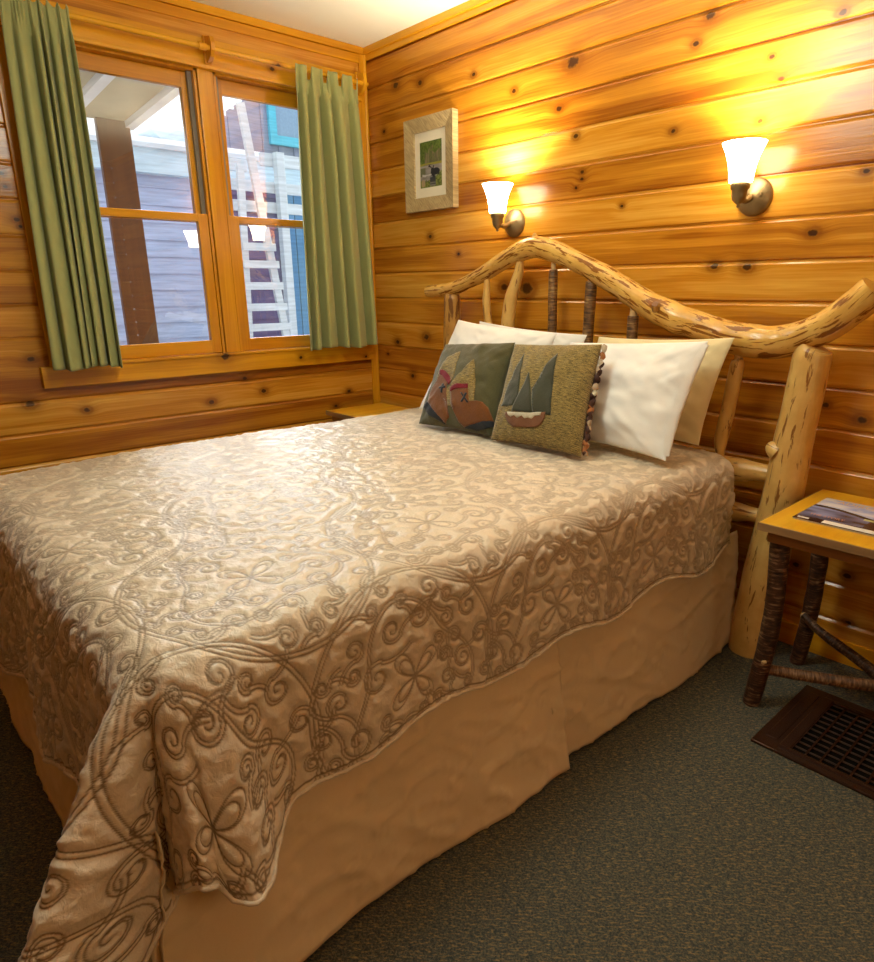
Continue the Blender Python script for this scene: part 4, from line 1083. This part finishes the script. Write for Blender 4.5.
LX = -2.2
ld = empty('ladder', (LX, .42, -.6)); tag(ld, 'weathered white wooden ladder standing outside the right window', 'ladder')
mb = MB(); mb.bar((LX, .372, 2.64), (LX, .80, -.6), .035, .062, up=(0, 1, 0)); mb.build('stile', M_wpaint, ld)
mb = MB(); mb.bar((LX, .322, 2.20), (LX, .20, -.6), .035, .055, up=(0, 1, 0)); mb.build('stile', M_wpaint, ld)
for z in (1.583, 1.446, 1.275, 1.104, .939, .77, .60, .43, .26, .09, -.1, -.3):
    x1 = .372 + (2.64 - z) * .1321 + .045; x0 = .322 - (2.20 - z) * .0436 - .03
    mb = MB(); mb.box(LX + .018, LX + .045, x0, x1, z - .030, z + .030, .003); mb.build('rung', M_wpaint, ld)
rl = empty('deck_railing', ((LX - .11) - .1, .6, 1.0)); tag(rl, 'white deck railing with a square post behind the ladder', 'railing')
for y in (.742, 2.2): 
    mb = MB(); mb.box((LX - .11) - .06, (LX - .11) + .01, y - .037, y + .037, -.6, 2.345, .003); mb.build('post', M_wpaint, rl)
for z, h, y0 in ((2.29, .10, .60), (2.075, .085, .09), (1.916, .085, .09)):
    mb = MB(); mb.box((LX - .11) - .10, (LX - .11) - .062, y0, 2.4, z - h / 2, z + h / 2, .003); mb.build('rail', M_wpaint, rl)
mb = MB(); mb.box((LX - .11) - .061, (LX - .11) - .025, -.0 + .09, .45, 2.170, 2.260, .003); mb.build('rail', M_wpaint, rl)
mb = MB(); mb.box((LX - .11) - .06, (LX - .11) + .01, .083, .157, -.6, 2.26, .003); mb.build('post', M_wpaint, rl)
mb = MB(); mb.box(-9, -.14, -9, 9, -.75, -.6); g = mb.build('ground', M_snow); tag(g, kind='structure')

# ------------------------------------------------------------------ light, sky, camera
w = bpy.data.worlds.new('sky'); scene.world = w; w.use_nodes = True
bg = w.node_tree.nodes['Background']; bg.inputs[0].default_value = (.80, .89, 1.0, 1); bg.inputs[1].default_value = 1.05
def light(name, typ, loc, energy, col, **kw):
    l = bpy.data.lights.new(name, typ); l.energy = energy; l.color = col
    for k, v in kw.items(): setattr(l, k, v)
    o = bpy.data.objects.new(name, l); o.location = loc; COL.objects.link(o); return o
s = light('overcast_sun', 'SUN', (-6, 0, 6), 8.0, (.86, .93, 1.0), angle=math.radians(50))
d = Vector((1.0, -.35, -.62)); s.rotation_euler = d.to_track_quat('-Z', 'Y').to_euler()
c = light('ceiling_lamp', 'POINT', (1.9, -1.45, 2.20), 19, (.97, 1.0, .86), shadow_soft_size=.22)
light('fill_light', 'POINT', (3.95, -1.5, 1.15), 6.5, (1.0, .76, .46), shadow_soft_size=.35)  # added fill for the bed side and floor; no fixture stands there

cam = bpy.data.cameras.new('camera'); co = bpy.data.objects.new('camera', cam); COL.objects.link(co)
F, CPX, CPY, YAW, PIT, ROL = 670.456165, 460.308006, 494.371444, -8.28521079e-01, 2.99078696e-01, -6.67116839e-03
cy, sy, cp, sp_ = math.cos(YAW), math.sin(YAW), math.cos(PIT), math.sin(PIT)
fwd = Vector((sy * cp, cy * cp, -sp_)); rt = Vector((cy, -sy, 0)); up = rt.cross(fwd)
c_, s_ = math.cos(ROL), math.sin(ROL)
r2 = c_ * rt + s_ * up; u2 = -s_ * rt + c_ * up
co.matrix_world = Matrix(((r2.x, u2.x, -fwd.x, 3.28693707), (r2.y, u2.y, -fwd.y, -2.36), (r2.z, u2.z, -fwd.z, 1.2508), (0, 0, 0, 1)))
cam.sensor_fit = 'HORIZONTAL' ; cam.sensor_width = 36.0
cam.lens = F / 874 * 36; cam.shift_x = (437 - CPX) / 874; cam.shift_y = (CPY - 481) / 874
cam.sensor_fit = 'AUTO'
# AUTO fits the longer (vertical) side of this frame
cam.lens = F / 962 * 36; cam.shift_x = (437 - CPX) / 962; cam.shift_y = (CPY - 481) / 962
cam.clip_start = .02; cam.clip_end = 200
scene.camera = co
vs = scene.view_settings
scene.display_settings.display_device = 'sRGB'
vs.view_transform = 'Standard'; vs.look = 'None'; vs.gamma = 1.0; vs.use_curve_mapping = False; vs.exposure = 0.9
try:
    scene.cycles.use_denoising = True
    scene.cycles.max_bounces = 10; scene.cycles.diffuse_bounces = 5; scene.cycles.caustics_reflective = False; scene.cycles.caustics_refractive = False
    scene.cycles.sample_clamp_indirect = 6.0
except Exception: pass
